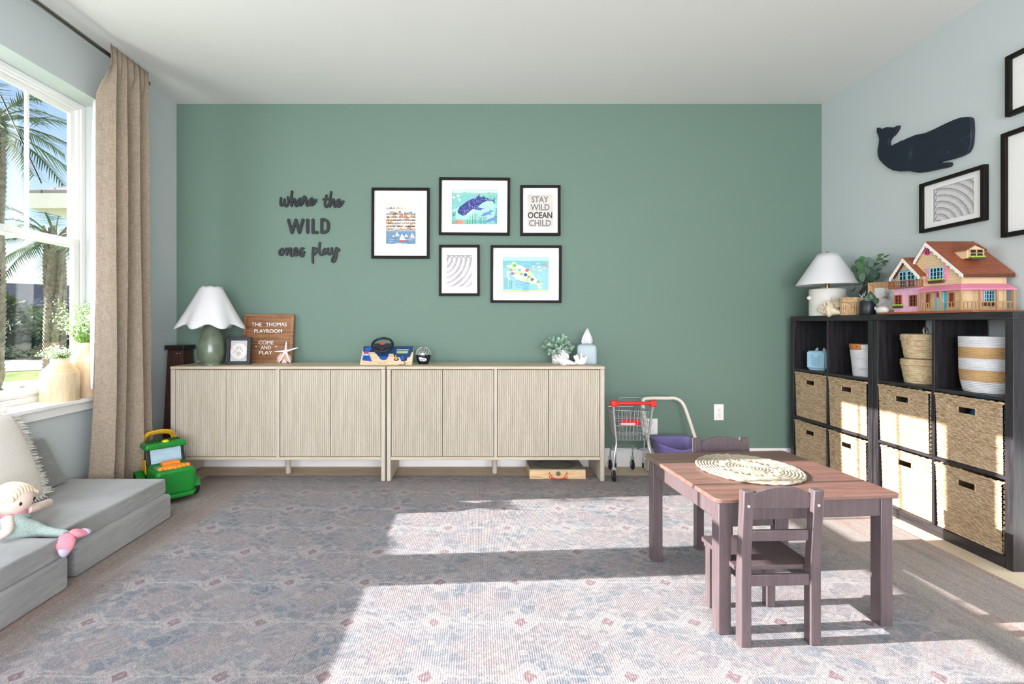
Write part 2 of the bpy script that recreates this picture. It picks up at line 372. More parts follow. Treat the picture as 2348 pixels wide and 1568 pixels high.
def sideboard(x0, x1, label):
    wd = x1 - x0; t = thing('sideboard', label, 'sideboard', ((x0 + x1) / 2, SB_Y0, 0), group='fluted sideboards on the green wall'); h = wd / 2; D = SB_Y1 - SB_Y0; sd = .03
    MB().box(-h, h, 0, D, SB_H - .02, SB_H).build('top_panel', OAK_H, t, bevel=.0025)
    for k in (-1, 1): MB().box(min(k * h, k * (h - sd)), max(k * h, k * (h - sd)), .0015, D, 0, SB_H - .0202).build('side_panel', OAK_V, t, bevel=.006)
    MB().box(-h + sd + .0005, h - sd - .0005, .002, D, .144, .164).build('bottom_panel', OAK_H, t, bevel=.002)
    MB().box(-.0105, .0105, .002, D - .02, .1642, SB_H - .0204).build('divider', OAK_V, t, bevel=.0015)
    MB().box(-h + sd, h - sd, D - .012, D - .004, .1645, SB_H - .0206).build('back_panel', DARKGAP, t)
    MB().lathe([(.019, 0), (.019, .143)], 20, (0, .19, 0)).build('leg', OAK_V, t, bevel=.002)
    cell = (wd - 2 * sd - .021) / 2; dw = cell / 2 - .004; me = flute_door(dw, SB_H - .0206 - .1642 - .007)
    for k in (-1, 1):
        for j in (-1, 1): obj('door', me, t, loc=(k * (.0105 + cell / 2) + j * (cell / 4 - .0004), .0135, .1677))
    return t
sideboard(-2.08, -.6245, 'pale oak fluted sideboard holding the green lamp and letter board')
sideboard(-.6165, .861, 'pale oak fluted sideboard holding the plant and tissue box')

# ================================================================== CUBE SHELVES
BLK = wood('#1e1b1d', '#343034', (1, 1, 16), 16, .36, .15, .5); BLKH = wood('#1e1b1d', '#373337', (1, 16, 1), 16, .36, .15, .5)
SX0, SX1, SH = 2.317, 2.590, 1.12
UN = [(2.904, 3.660), (2.140, 2.898)]
SHZ = (.387, .734)
def cube_shelf(y0, y1, label):
    t = thing('cube_shelf', label, 'shelf', (SX0, (y0 + y1) / 2, ZF), group='dark six cube shelves'); h = (y1 - y0) / 2; D = SX1 - SX0; z = -ZF
    MB().box(0, D, -h, h, z + SH - .034, z + SH).build('top_panel', BLKH, t, bevel=.0015)
    for k in (-1, 1): MB().box(.001, D, min(k * h, k * (h - .034)), max(k * h, k * (h - .034)), 0, z + SH - .0343).build('side_panel', BLK, t, bevel=.0015)
    MB().box(.001, D, -h + .0343, h - .0343, 0, .052).build('bottom_panel', BLKH, t, bevel=.0015)
    MB().box(.003, D - .002, -.0075, .0075, .0523, z + SH - .0345).build('divider', BLK, t, bevel=.001)
    for sz in SHZ:
        for k in (-1, 1): MB().box(.003, D - .002, min(k * .0078, k * (h - .0345)), max(k * .0078, k * (h - .0345)), z + sz - .0075, z + sz + .0075).build('shelf', BLKH, t, bevel=.001)
    return t
cube_shelf(*UN[0], 'dark wood grain cube shelf against the green wall, under the white lamp')
cube_shelf(*UN[1], 'dark wood grain cube shelf nearer the camera, under the dollhouse')

# ---- woven basket shared by eight cubes
def seagrass(name, a, b, c, sx=30, sy=90):
    g = Graph(name); v = g.coord(); x, y, z = g.xyz(v); w_ = g.noise(v, 20, 2)
    n = g.noise(g.vec(x * 60, y * 28, z * 95), 1, 3, .6); n2 = g.noise(v, 7, 2)
    cc = g.ramp(n * .75 + w_ * .25, [(.30, a), (.47, b), (.66, c)])
    g.bump(g.noise(g.vec(x * 60, y * 28, z * 160), 1, 2), .4, .004)
    return g.done(g.mix(n2 * .4, cc, C(b)), .7, 0, .25)
SEA = seagrass('seagrass_weave', '#7d664a', '#b09677', '#c9b596'); SEADK = M('#7a552f', .8, var=.2)
BW, BH, BD = .318, .318, .25
def weave(a, b, rowh=.0115, pw=.034, seed=0):
    r = math.floor(b / rowh); fb = b / rowh - r; ph = a / pw + (.5 if r % 2 else 0) + .12 * noise.noise(Vector((r * 1.7, a * 9, seed)))
    tw = ph - math.floor(ph); prof = math.sqrt(max(0, 1 - (2 * fb - 1) ** 2)); sag = .35 + .65 * math.sin(PI * tw) ** .7
    return .0065 * prof * sag + .0012 * noise.noise(Vector((a * 90, b * 90, seed)))
def basket_meshes():
    hole = lambda y, z: abs(y) < .042 and .243 < z < .275
    m = MB(); nu, nv = 76, 116
    def fr(u, v):
        y, z = (u - .5) * BW, v * BH; e = 0 if hole(y * 1.02, z) else 1
        return (-weave(y, z, seed=3) - .0 + .008 * (1 - v), y * (.975 + .025 * v), z)
    m.grid(fr, nu, nv, lambda u, v: hole((u - .5) * BW, v * BH))
    for k in (-1, 1):
        m.grid(lambda u, v: (.006 + u * BD, k * (BW / 2 * (.975 + .025 * v) + weave(u * BD, v * BH, seed=5) - .004), v * BH), 24, 84)
    body = m.data('weave', SEA, 60)
    m = MB(); m.box(BD - .004, BD, -BW / 2 + .006, BW / 2 - .006, 0, BH - .01).box(.012, BD, -BW / 2 + .01, BW / 2 - .01, .0, .006); back = m.data('lining', SEADK, 30)
    m = MB(); pts = [(-.003, -BW / 2, BH), (-.003, BW / 2, BH), (BD, BW / 2, BH), (BD, -BW / 2, BH)]; path = []
    for i in range(4):
        a, b = Vector(pts[i]), Vector(pts[(i + 1) % 4])
        for k in range(26):
            q = a.lerp(b, k / 26); path.append(q + Vector((0, 0, .0018 * math.sin(k * 1.9))))
    m.tube(path, [.0062 + .0016 * math.sin(i * 2.2) for i in range(len(path))], 7, closed=True); rim = m.data('rim', SEA, 60)
    m = MB(); q = [(-.004, y, z) for y, z in ((-.043, .242), (.043, .242), (.043, .276), (-.043, .276))]; pp = []
    for i in range(4):
        for k in range(6): pp.append(Vector(q[i]).lerp(Vector(q[(i + 1) % 4]), k / 6))
    m.tube(pp, .0036, 6, closed=True); hd = m.data('handle_hole_trim', SEA, 60)
    return body, back, rim, hd
BM = basket_meshes()
rows = [(.0523 + ZF, 'bottom row'), (SHZ[0] + .0078, 'middle row')]
colname = ['column nearest the green wall', 'second column from the green wall', 'third column from the green wall', 'column nearest the camera']
cells = []
for (y0, y1) in UN:
    mid = (y0 + y1) / 2; half = (y1 - y0) / 2; c = (half - .034 + .0075) / 2; cells += [mid + c, mid - c]
cells = [cells[0], cells[1], cells[2], cells[3]]
pull = {(0, 0): (.006, 1), (0, 1): (.0, -1), (0, 2): (.012, 0), (0, 3): (-.002, -.6), (1, 0): (.008, .8), (1, 1): (.0, 0), (1, 2): (-.004, -.5), (1, 3): (.0, .6)}
baskets = {}
for r, (z, rn) in enumerate(rows):
    for c, cy in enumerate(cells):
        dx, rz = pull[(r, c)]
        t = thing('woven_basket', 'woven seagrass cube basket in the ' + rn + ', ' + colname[c], 'basket', (SX0 + .004 + dx, cy, z + .0003), rz, 'seagrass cube baskets in the shelves')
        for nm, me in zip(('weave', 'lining', 'rim', 'handle_trim'), BM): obj(nm, me, t)
        baskets[(r, c)] = t

# ================================================================== CHILDREN'S TABLE AND CHAIRS
DK = wood('#574a4c', '#635557', (1, 1, 14), 14, .36, .06, .5); TOPW = wood('#6f4f47', '#86655b', (14, 1, 1), 10, .33, .1, .5)
tt = thing('play_table', 'low dark brown childrens table with a scuffed wood grain top', 'table', (1.123, 2.0, 0), 4.5)
TH, TW, TD = .472, .676, .60
pl = []
for cx, cy, a0 in ((TW / 2 - .02, TD / 2 - .02, 0), (-TW / 2 + .02, TD / 2 - .02, 90), (-TW / 2 + .02, -TD / 2 + .02, 180), (TW / 2 - .02, -TD / 2 + .02, 270)):
    for k in range(5): pl.append((cx + .02 * math.cos(R(a0 + 22.5 * k)), cy + .02 * math.sin(R(a0 + 22.5 * k))))
top = MB().prism(pl, TH - .016, TH).build('tabletop', TOPW, tt, bevel=.003)
for i in (-1, 1):
    for j in (-1, 1):
        lg = MB().box(-.0225, .0225, -.0225, .0225, 0, TH - .0165).build('leg', DK, tt, bevel=.003, loc=(i * (TW / 2 - .04), j * (TD / 2 - .04), 0))
for j in (-1, 1): MB().box(-TW / 2 + .063, TW / 2 - .063, -.009, .009, TH - .083, TH - .0165).build('apron', DK, tt, bevel=.002, loc=(0, j * (TD / 2 - .03), 0))
for i in (-1, 1): MB().box(-.009, .009, -TD / 2 + .063, TD / 2 - .063, TH - .083, TH - .0165).build('apron', DK, tt, bevel=.002, loc=(i * (TW / 2 - .03), 0, 0))
SCREW = M('#d9d4cf', .3, .6, var=0)
def kid_chair(label, loc, rz):
    t = thing('kids_chair', label, 'chair', loc, rz, 'small dark chairs at the play table')
    # back towards -y, seat towards +y
    for k in (-1, 1):
        pz = []
        m = MB(); x = k * .1175
        prof = [(0, 0), (.036, 0), (.036, .24), (.030, .30), (.014, .52), (-.016, .52), (.0, .30)]
        m.prism(prof, x - .0175, x + .0175, 'x'); po = m.build('back_post', DK, t, bevel=.003)
        MB().lathe([(.0045, 0), (.0045, .002), (.002, .003)], 10, mtx=Matrix.Translation((x, -.0122, .47)) @ Matrix.Rotation(R(95), 4, 'X')).build('screw_cap', SCREW, po)
        MB().box(x * .94 - .0165, x * .94 + .0165, .225, .258, 0, .238).build('front_leg', DK, t, bevel=.003)
        MB().box(x * .9 - .008, x * .9 + .008, .037, .224, .195, .238).build('side_rail', DK, t, bevel=.002)
    arch = [(-.1, .452)] + [(.1, .452), (.1, .500)] + [(.1 - .2 * i / 16, .500 + .028 * math.sin(PI * i / 16) ** .8) for i in range(1, 16)] + [(-.1, .500)]
    MB().prism(arch, -.006, .008, 'y', Matrix.Rotation(R(4), 4, 'X') @ Matrix.Translation((0, .043, 0))).build('top_rail', DK, t, bevel=.003)
    MB().box(-.1, .1, .009, .023, .345, .381).build('back_slat', DK, t, bevel=.003)
    MB().box(-.1, .1, .006, .02, .198, .236).build('rear_rail', DK, t, bevel=.002)
    MB().box(-.092, .092, .235, .25, .198, .238).build('front_rail', DK, t, bevel=.002)
    sp = [(-.098, .0365), (.098, .0365), (.098, .0375), (.138, .0375), (.138, .262), (.126, .272), (-.126, .272), (-.138, .262), (-.138, .0375), (-.098, .0375)]
    MB().prism(sp, .2385, .2535).build('seat', DK, t, bevel=.004)
    return t
kid_chair('small dark brown chair with arched back, nearest the camera', (1.003, 1.632, 0), 2)
kid_chair('small dark brown chair tucked under the far side of the play table', (1.165, 2.372, 0), 184)
# ---- jute placemat: spiral of braided rings
JUTE = seagrass('jute_braid', '#857a67', '#a69c88', '#bdb4a4')
t = thing('placemat', 'round braided jute placemat with openwork on the play table', 'placemat', (1.105, 2.02, TH))
rings = [.012, .024, .036, .048, .060, .072, .084, .122, .134, .146, .158, .170, .182, .194]
for i, r in enumerate(rings):
    n = max(14, int(r * 420)); m = MB()
    m.tube([(r * math.cos(2 * PI * k / n) * .98, r * 1.05 * math.sin(2 * PI * k / n), .0055 + .0012 * math.sin(k * 2.4)) for k in range(n)], [.0062 + .001 * math.sin(k * 1.7 + i) for k in range(n)], 6, closed=True, flat=.8)
    m.build('braid_ring', JUTE, t, 60)
for k in range(14):
    a = 2 * PI * k / 14; m = MB(); pts = []
    for j in range(13):
        q = -1 + 2 * j / 12; rr = .103 + .0165 * math.cos(q * PI); pts.append((rr * math.cos(a + q * .225) * .98, rr * 1.05 * math.sin(a + q * .225), .006))
    m.tube(pts, .0056, 6).build('braid_loop', JUTE, t, 60)

# ================================================================== PLAY COUCH
VEL = Graph('grey_velvet'); v = VEL.coord(); n = VEL.noise(v, 5, 3); n2 = VEL.noise(VEL.scaled(v, (1, 1, 1)), 70, 2)
x, y, z = VEL.xyz(v); nn = VEL.noise(VEL.vec(x * 8, y * 8, z * 60), 1, 3); VEL.bump(VEL.noise(v, 300, 2), .25, .003)
VELVET = VEL.done(VEL.mix(VEL.step(n * .55 + nn * .45, .3, .7), C('#848382'), C('#9b9a99')), .85, 0, .15, Sheen_Weight=.5, Sheen_Roughness=.4)
def cushion(name, label, x0, x1, y0, y1, z0, z1, grp, puff=.006):
    m = MB(); rx = .035
    cx, cy, cz = (x0 + x1) / 2, (y0 + y1) / 2, (z0 + z1) / 2; bmh = bmesh.new()
    bmesh.ops.create_cube(bmh, size=1); bmesh.ops.scale(bmh, vec=(x1 - x0, y1 - y0, z1 - z0), verts=bmh.verts)
    bmesh.ops.subdivide_edges(bmh, edges=bmh.edges, cuts=7, use_grid_fill=True)
    for q in bmh.verts:
        u, vv, ww = q.co.x / (x1 - x0) * 2, q.co.y / (y1 - y0) * 2, q.co.z / (z1 - z0) * 2
        if ww > .5: q.co.z += puff * (1 - u * u) * (1 - vv * vv)
        q.co.x += .004 * noise.noise(q.co * 7 + Vector((cx * 9, 0, 0))) * (1 - ww * ww)
    me = bpy.data.meshes.new(name); bmh.to_mesh(me); bmh.free(); me.materials.append(VELVET); me.shade_smooth()
    o = obj(name, me, bevel=.018, seg=4, loc=(cx, cy, cz)); tag(o, label, 'cushion', grp); return o
PG = 'grey foam play couch pieces'
cushion('foam_block', 'thick grey velvet couch base lying beside the green toy tractor', -2.25, -1.685, 2.075, 2.725, .0, .135, PG)
cushion('foam_block', 'thick grey velvet couch base nearest the camera, under the doll', -2.25, -1.650, 1.30, 2.0, .0, .135, PG)
cushion('couch_cushion', 'thin grey velvet cushion on the couch base beside the toy tractor', -2.245, -1.71, 2.03, 2.715, .1365, .218, PG)
cushion('couch_cushion', 'thin grey velvet cushion nearest the camera with the doll on it', -2.245, -1.655, 1.28, 1.965, .1365, .218, PG)
# wedge: a slab leaning on the wall under the window
m = MB().prism([(-2.262, .226), (-2.178, .226), (-2.224, .478), (-2.262, .478)], 2.02, 2.635, 'y'); m.v = [(a, b - (.085 * (c - .226) / .25 if b > 2.3 else 0), c) for a, b, c in m.v]
o = m.build('wedge_cushion', VELVET, bevel=.014, seg=4); tag(o, 'grey velvet wedge cushion leaning under the window sill', 'cushion', PG)
# ---- woven pillow with fringe
PW = Graph('cream_weave'); v = PW.coord(); x, y, z = PW.xyz(v); rb = ((z + PW.noise(v, 30, 2) * .004) * (2 * PI / .011)).sin()
PW.bump(rb * .5 + PW.noise(v, 240, 2) * .9, .22, .003)
PILLOW = PW.done(PW.mix(PW.noise(v, 60, 2) * .6 + PW.step(rb, -1, 1) * .12 + .2, C('#e6dcd3'), C('#f4efe9')), .95, 0, .1)
t = thing('throw_pillow', 'cream woven throw pillow with fringed edges leaning on the couch', 'pillow', (-2.055, 2.165, .230))
PT = Matrix.Scale(1.07, 4) @ Matrix.Rotation(R(8), 4, 'Z') @ Matrix.Rotation(R(-20), 4, 'Y')
def pil(u, v):
    a, b = u * 2 - 1, v * 2 - 1; th = .055 * (max(0, 1 - abs(a) ** 2.6) * max(0, 1 - abs(b) ** 2.6)) ** .5; return a, b, th
for sgn, nm in ((1, 'front_cover'), (-1, 'back_cover')):
    m = MB()
    def f(u, v, s=sgn):
        a, b, th = pil(u, v); k = 1 - .05 * (1 - abs(b)) * (abs(a) > .9); return PT @ Vector((s * th, a * .215 * (1 - .04 * b * b), .21 + b * .205 * (1 - .05 * a * a)))
    m.grid(f if sgn > 0 else (lambda u, v: f(1 - u, v)), 26, 26); m.build(nm, PILLOW, t, 80)
FR = M('#efe9e2', .9, var=.1, vs=90)
m = MB(); random.seed(3)
for k in range(170):
    u = k / 169
    for side in range(4):
        if side == 3 and k % 2: continue
        a = -1 + 2 * u; e = {0: (1, a), 1: (a, 1), 2: (-1, a), 3: (a, -1)}[side]
        dr = Vector((0, e[0] if side in (0, 2) else 0, e[1] if side in (1, 3) else 0))
        p0 = Vector((0, e[0] * .205, .21 + e[1] * .193)); L = .035 + .018 * random.random(); drp = Vector((random.uniform(-.012, .014), random.uniform(-.008, .008), -.014 * random.random()))
        if side == 3: L *= .55; drp.z = .004
        p1 = p0 + dr * L * .55 + drp * .4; p2 = p0 + dr * L + drp
        m.tube([PT @ p0, PT @ p1, PT @ p2], [.0026, .0022, .0012], 4)
m.build('fringe', FR, t, 60, kind='stuff')

# ================================================================== CURTAIN ON ITS ROD
LIN = Graph('linen'); v = LIN.world(); x, y, z = LIN.xyz(v)
a = LIN.noise(LIN.vec(x * 700, y * 700, z * 22), 1, 2); b = LIN.noise(LIN.vec(x * 40, y * 40, z * 600), 1, 2)
LIN.bump(a + b, .3, .002); lc = LIN.mix(LIN.step(a * .5 + b * .5, .38, .62), C('#998978'), C('#bbab98'))
LIN.done(lc, .9, 0, .15)
tr = LIN.node('ShaderNodeBsdfTranslucent'); LIN.put(tr.inputs[0], lc); ms = LIN.node('ShaderNodeMixShader'); ms.inputs[0].default_value = .22
LIN.t.links.new(LIN.b.outputs[0], ms.inputs[1]); LIN.t.links.new(tr.outputs[0], ms.inputs[2]); LIN.t.links.new(ms.outputs[0], LIN.out.inputs[0]); LINEN = LIN.mat
LINING = M('#f1efec', .9, var=.03)
def curtain(y0, y1, label, yb0, yb1, folds=5.5, seed=0):
    t = thing('curtain', label, 'curtain', (-2.15, (y0 + y1) / 2, ZF)); yc = (y0 + y1) / 2; H = 2.685 - ZF
    def f(u, v, off=0):
        z = v * H; k = (1 - v)
        a0, a1 = y0 + (yb0 - y0) * k ** 5, y1 + (yb1 - y1) * k ** 3
        ph = u * folds * 2 * PI + seed + .5 * math.sin(u * 7 + seed) + .25 * math.sin(v * 3 + u * 5)
        am = .034 + .016 * k + .008 * math.sin(u * 9 + 2); s_ = math.sin(ph)
        x = am * (abs(s_) ** .75) * (1 if s_ > 0 else -1) * (1 - .45 * max(0, (v - .955) / .045)) + .006 * math.sin(v * 5 + u * 11)
        k2 = min(1, max(0, (v - .90) / .05)); x = x * (1 - k2) + (.024 + abs(x) * .35) * k2
        y = a0 + (a1 - a0) * u + .008 * math.sin(ph * 2) - yc
        return (x + off + .02 * k * (u < .06) * 0, y, z)
    m = MB().grid(lambda u, v: f(u, v), 130, 46); m.build('curtain_panel', LINEN, t, 80, solid=.0025)
    def edge(u, v):
        x, y, z = f(0, v); b = .35 + .65 * math.sin(PI * min(1, v * 1.02)) ** 1.5; return (x - .004 - .062 * u * b, y - .002 + .045 * u * b, z)
    MB().grid(lambda u, v: edge(u, .26 + v * .62), 6, 40).build('lining_hem', LINING, t, 80, solid=.002)
    return t
curtain(2.848, 3.195, 'beige linen curtain hanging from the rod beside the window', 2.765, 3.235, 3.6, -1.4)
curtain(.93, 1.22, 'beige linen curtain at the near end of the windows', .90, 1.245, 4.5, 1.7)
PEWTER = M('#77736b', .28, 1, var=.05)
t = thing('curtain_rod', 'brushed metal curtain rod running above the window', 'curtain rod', (-2.15, 2.0, 2.635))
MB().tube([(0, -1.35, 0), (0, 1.2, 0)], .0115, 14).build('rod', PEWTER, t)
for k, yy in ((-1, -1.35), (1, 1.2)): MB().lathe([(.0145, 0), (.0155, .004), (.0155, .028), (.012, .032)], 16, mtx=Matrix.Translation((0, yy, 0)) @ Matrix.Rotation(R(-90 * k), 4, 'X')).build('end_cap', PEWTER, t)
for yy in (-1.28, -.02, 1.215 - .03):
    m = MB().box(-.122, -.117, yy - .012, yy + .012, -.035, .03).tube([(-.118, yy, -.006), (-.03, yy, -.012), (0, yy, -.0165)], .005, 8); m.build('bracket', PEWTER, t)
# ================================================================== WALL LETTERING (cut-out words on the green wall)
INK = M('#12171b', .55, var=.05)
def stroke_mesh(mb, pts, hw, d0, d1, fn, smooth=True):
    """flat ribbon with round ends, extruded from d0 to d1; fn maps (a, b, depth) to a point"""
    p = [Vector((a, b, 0)) for a, b in pts]; p = smooth_path(p, 5) if smooth and len(p) > 2 else p
    L, Rr = [], []; n = len(p)
    for i, q in enumerate(p):
        t = (p[min(i + 1, n - 1)] - p[max(i - 1, 0)]).normalized(); nn = Vector((-t.y, t.x, 0)); L.append(q + nn * hw); Rr.append(q - nn * hw)
    t0, t1 = (p[1] - p[0]).normalized(), (p[-1] - p[-2]).normalized()
    capa = [p[0] + Matrix.Rotation(PI * (.5 + k / 6), 3, 'Z') @ t0 * hw for k in range(1, 6)]
    capb = [p[-1] + Matrix.Rotation(PI * (-.5 + k / 6), 3, 'Z') @ t1 * hw for k in range(1, 6)]
    # body quads
    vs, fs = [], []
    for i, (a, b) in enumerate(zip(L, Rr)): e = d1 + .0008 * i / n; vs += [fn(a.x, a.y, e), fn(b.x, b.y, e), fn(a.x, a.y, d0), fn(b.x, b.y, d0)]
    for i in range(n - 1):
        o, q = 4 * i, 4 * i + 4
        fs += [(o, q, q + 1, o + 1), (o + 2, o + 3, q + 3, q + 2), (o, o + 2, q + 2, q), (o + 1, q + 1, q + 3, o + 3)]
    mb.add(vs, fs)
    for cp, a, b in ((capa, L[0], Rr[0]), (capb, Rr[-1], L[-1])):
        o = [a] + cp + [b]; k = len(o); mb.add([fn(q.x, q.y, d1 - .0001) for q in o] + [fn(q.x, q.y, d0) for q in o], [tuple(range(k)), tuple(range(k, 2 * k))[::-1]] + [(i, k + i, k + i + 1, i + 1) for i in range(k - 1)])
def wallpt(a, b, d): return at(620 + a / 7.84, 420 + b / 7.84, YB) + Vector((0, -d, 0))
words = {
 'where': [[(197, 272), (190, 330), (190, 388), (208, 404), (238, 380), (262, 300)], [(262, 296), (258, 370), (284, 420), (315, 390), (332, 320), (320, 256)], [(325, 275), (350, 300), (375, 290)],
           [(398, 152), (385, 230), (378, 320), (385, 415)], [(385, 400), (408, 325), (435, 285), (452, 315), (448, 380), (470, 415), (500, 385)], [(500, 372), (545, 345), (568, 302), (545, 282), (515, 310), (500, 360), (522, 400), (562, 392), (600, 330), (608, 270)],
           [(596, 292), (606, 256), (630, 246), (640, 272), (628, 292), (662, 308), (652, 365), (665, 408), (698, 395)], [(705, 370), (750, 345), (770, 302), (755, 278), (725, 305), (710, 360), (728, 396), (772, 386), (808, 342), (828, 305)]],
 'the': [[(1015, 222), (995, 290), (985, 360), (990, 412), (1010, 432), (1040, 400), (1068, 350)], [(955, 296), (1020, 292), (1092, 284)], [(1098, 162), (1085, 240), (1075, 330), (1075, 425)],
         [(1075, 410), (1105, 330), (1130, 296), (1150, 312), (1145, 380), (1162, 430), (1190, 405)], [(1190, 388), (1238, 365), (1258, 318), (1240, 298), (1210, 322), (1195, 380), (1215, 424), (1258, 414), (1298, 362), (1318, 330)]],
 'W': [[(333, 664), (392, 890)], [(392, 890), (466, 664)], [(466, 664), (526, 890)], [(526, 890), (592, 662)]],
 'I': [[(675, 664), (675, 888)]], 'L': [[(771, 662), (771, 886)], [(771, 888), (846, 888)]],
 'D': [[(928, 664), (928, 886)], [(928, 658), (985, 662), (1036, 700), (1046, 772), (1036, 848), (990, 882), (928, 888)]],
 'ones': [[(218, 1182), (180, 1215), (170, 1265), (192, 1294), (226, 1278), (244, 1226), (230, 1182), (212, 1186)], [(238, 1205), (270, 1205), (296, 1180)], [(300, 1175), (308, 1230), (300, 1290)], [(300, 1280), (330, 1200), (360, 1172), (376, 1194), (366, 1270), (386, 1312), (420, 1285)],
          [(428, 1265), (468, 1235), (484, 1192), (465, 1168), (440, 1196), (430, 1262), (450, 1300), (490, 1288), (538, 1222), (566, 1172)], [(600, 1172), (568, 1178), (558, 1206), (588, 1242), (602, 1284), (578, 1318), (546, 1300), (562, 1268), (616, 1236)]],
 'play': [[(775, 1162), (766, 1260), (765, 1350), (770, 1430)], [(772, 1195), (808, 1168), (840, 1190), (830, 1240), (790, 1284)], [(838, 1205), (862, 1220), (884, 1190)], [(895, 1072), (885, 1150), (885, 1240), (905, 1288), (930, 1292), (962, 1255)],
          [(1020, 1192), (985, 1186), (956, 1220), (956, 1264), (986, 1274), (1024, 1230), (1040, 1172), (1038, 1240), (1060, 1284), (1090, 1265)], [(1110, 1168), (1100, 1220), (1116, 1264), (1146, 1248), (1184, 1182), (1196, 1164), (1194, 1250), (1184, 1340), (1160, 1400), (1130, 1418), (1112, 1388), (1132, 1330), (1182, 1260), (1242, 1192)]]}
wl = {'where': 'black script cut-out word reading where', 'the': 'black script cut-out word reading the', 'ones': 'black script cut-out word reading ones', 'play': 'black script cut-out word reading play',
      'W': 'black block capital W of WILD on the green wall', 'I': 'black block capital I of WILD on the green wall', 'L': 'black block capital L of WILD on the green wall', 'D': 'black block capital D of WILD on the green wall'}
for wname, strokes in words.items():
    mb = MB(); block = len(wname) == 1
    for si, st in enumerate(strokes): stroke_mesh(mb, st, 25 if block else 18, .001, .0124 + .0004 * si, wallpt, not (block and len(st) < 3))
    o = mb.build('wall_letter' if block else 'wall_word', INK, smooth=30); tag(o, wl[wname], 'wall lettering', 'black wall lettering')

# ================================================================== FRAMED PICTURES
FRM = wood('#16130f', '#221d1a', (1, 1, 10), 16, .55, .05, .15); FRMV = FRM
MATB = M('#e9e7e5', .8, var=.01)
ART = {}
def ink(h): return M(h, .8, var=.06, vs=60)
def picture(label, cx, cy, wd, ht, plane, art, win, fw=.019, fd=.026, grp='black framed pictures on the green wall', tilt=0):
    """plane 'back': centre (cx=X, cy=Z); plane 'right': (cx=Y, cy=Z). art(mb-adder) draws in 0..1 coords of the print window win=(x0,x1,y0,y1) as fractions of the frame"""
    if plane == 'back': t = thing('picture_frame', label, 'picture', (cx, YB - .0015, cy), 0, grp)
    else: t = thing('picture_frame', label, 'picture', (XR - .0015, cx, cy), -90, grp)
    t.rotation_euler[1 if plane == 'back' else 1] = 0
    if tilt: t.rotation_euler = (0, R(tilt), 0) if plane == 'back' else (R(tilt), 0, R(-90))
    h, k = wd / 2, ht / 2
    for j in (-1, 1):
        MB().prism([(-h, j * k), (h, j * k), (h - fw, j * (k - fw)), (-h + fw, j * (k - fw))], -fd, 0, 'y').build('frame_rail', FRM, t, bevel=.0012)
        MB().prism([(j * h, -k), (j * h, k), (j * (h - fw), k - fw), (j * (h - fw), -k + fw)], -fd, 0, 'y').build('frame_rail', FRM, t, bevel=.0012)
    X0, X1, Z0, Z1 = [(-h + wd * win[0]), (-h + wd * win[1]), (-k + ht * win[2]), (-k + ht * win[3])]; a, b = h - fw + .001, k - fw + .001
    m = MB()
    for p in (((-a, -b), (a, -b), (X1, Z0), (X0, Z0)), ((a, -b), (a, b), (X1, Z1), (X1, Z0)), ((a, b), (-a, b), (X0, Z1), (X1, Z1)), ((-a, b), (-a, -b), (X0, Z0), (X0, Z1))): m.prism(list(p), -.010, -.007, 'y')
    m.build('mat_board', MATB, t, 0)
    mats, mb, lv = [], MB(), [0]
    def shape(h_, poly, z=None):
        mt = h_ if not isinstance(h_, str) else ink(h_)
        if mt not in mats: mats.append(mt)
        mb.cur = mats.index(mt); lv[0] += 1; d = -.0045 - .0000045 * lv[0]
        vs = [(X0 + min(1, max(0, u)) * (X1 - X0), d, Z0 + min(1, max(0, v)) * (Z1 - Z0)) for u, v in poly]
        ar = sum(vs[i][0] * vs[(i + 1) % len(vs)][2] - vs[(i + 1) % len(vs)][0] * vs[i][2] for i in range(len(vs)))
        if ar < 0: vs = vs[::-1]
        mb.add(vs, [tuple(range(len(vs)))])
    art(shape, (X1 - X0) / (Z1 - Z0)); mb.build('print', mats, t, 0)
    MB().box(-a + .0012, a - .0012, -.0155, -.0145, -b + .0012, b - .0012).build('picture_glass', PICGLASS, t)
    return t, (X0, X1, Z0, Z1)
def disc(c, r, asp=1, n=10, ry=None): return [(c[0] + r * math.cos(2 * PI * i / n), c[1] + (ry or r * asp) * math.sin(2 * PI * i / n)) for i in range(n)]
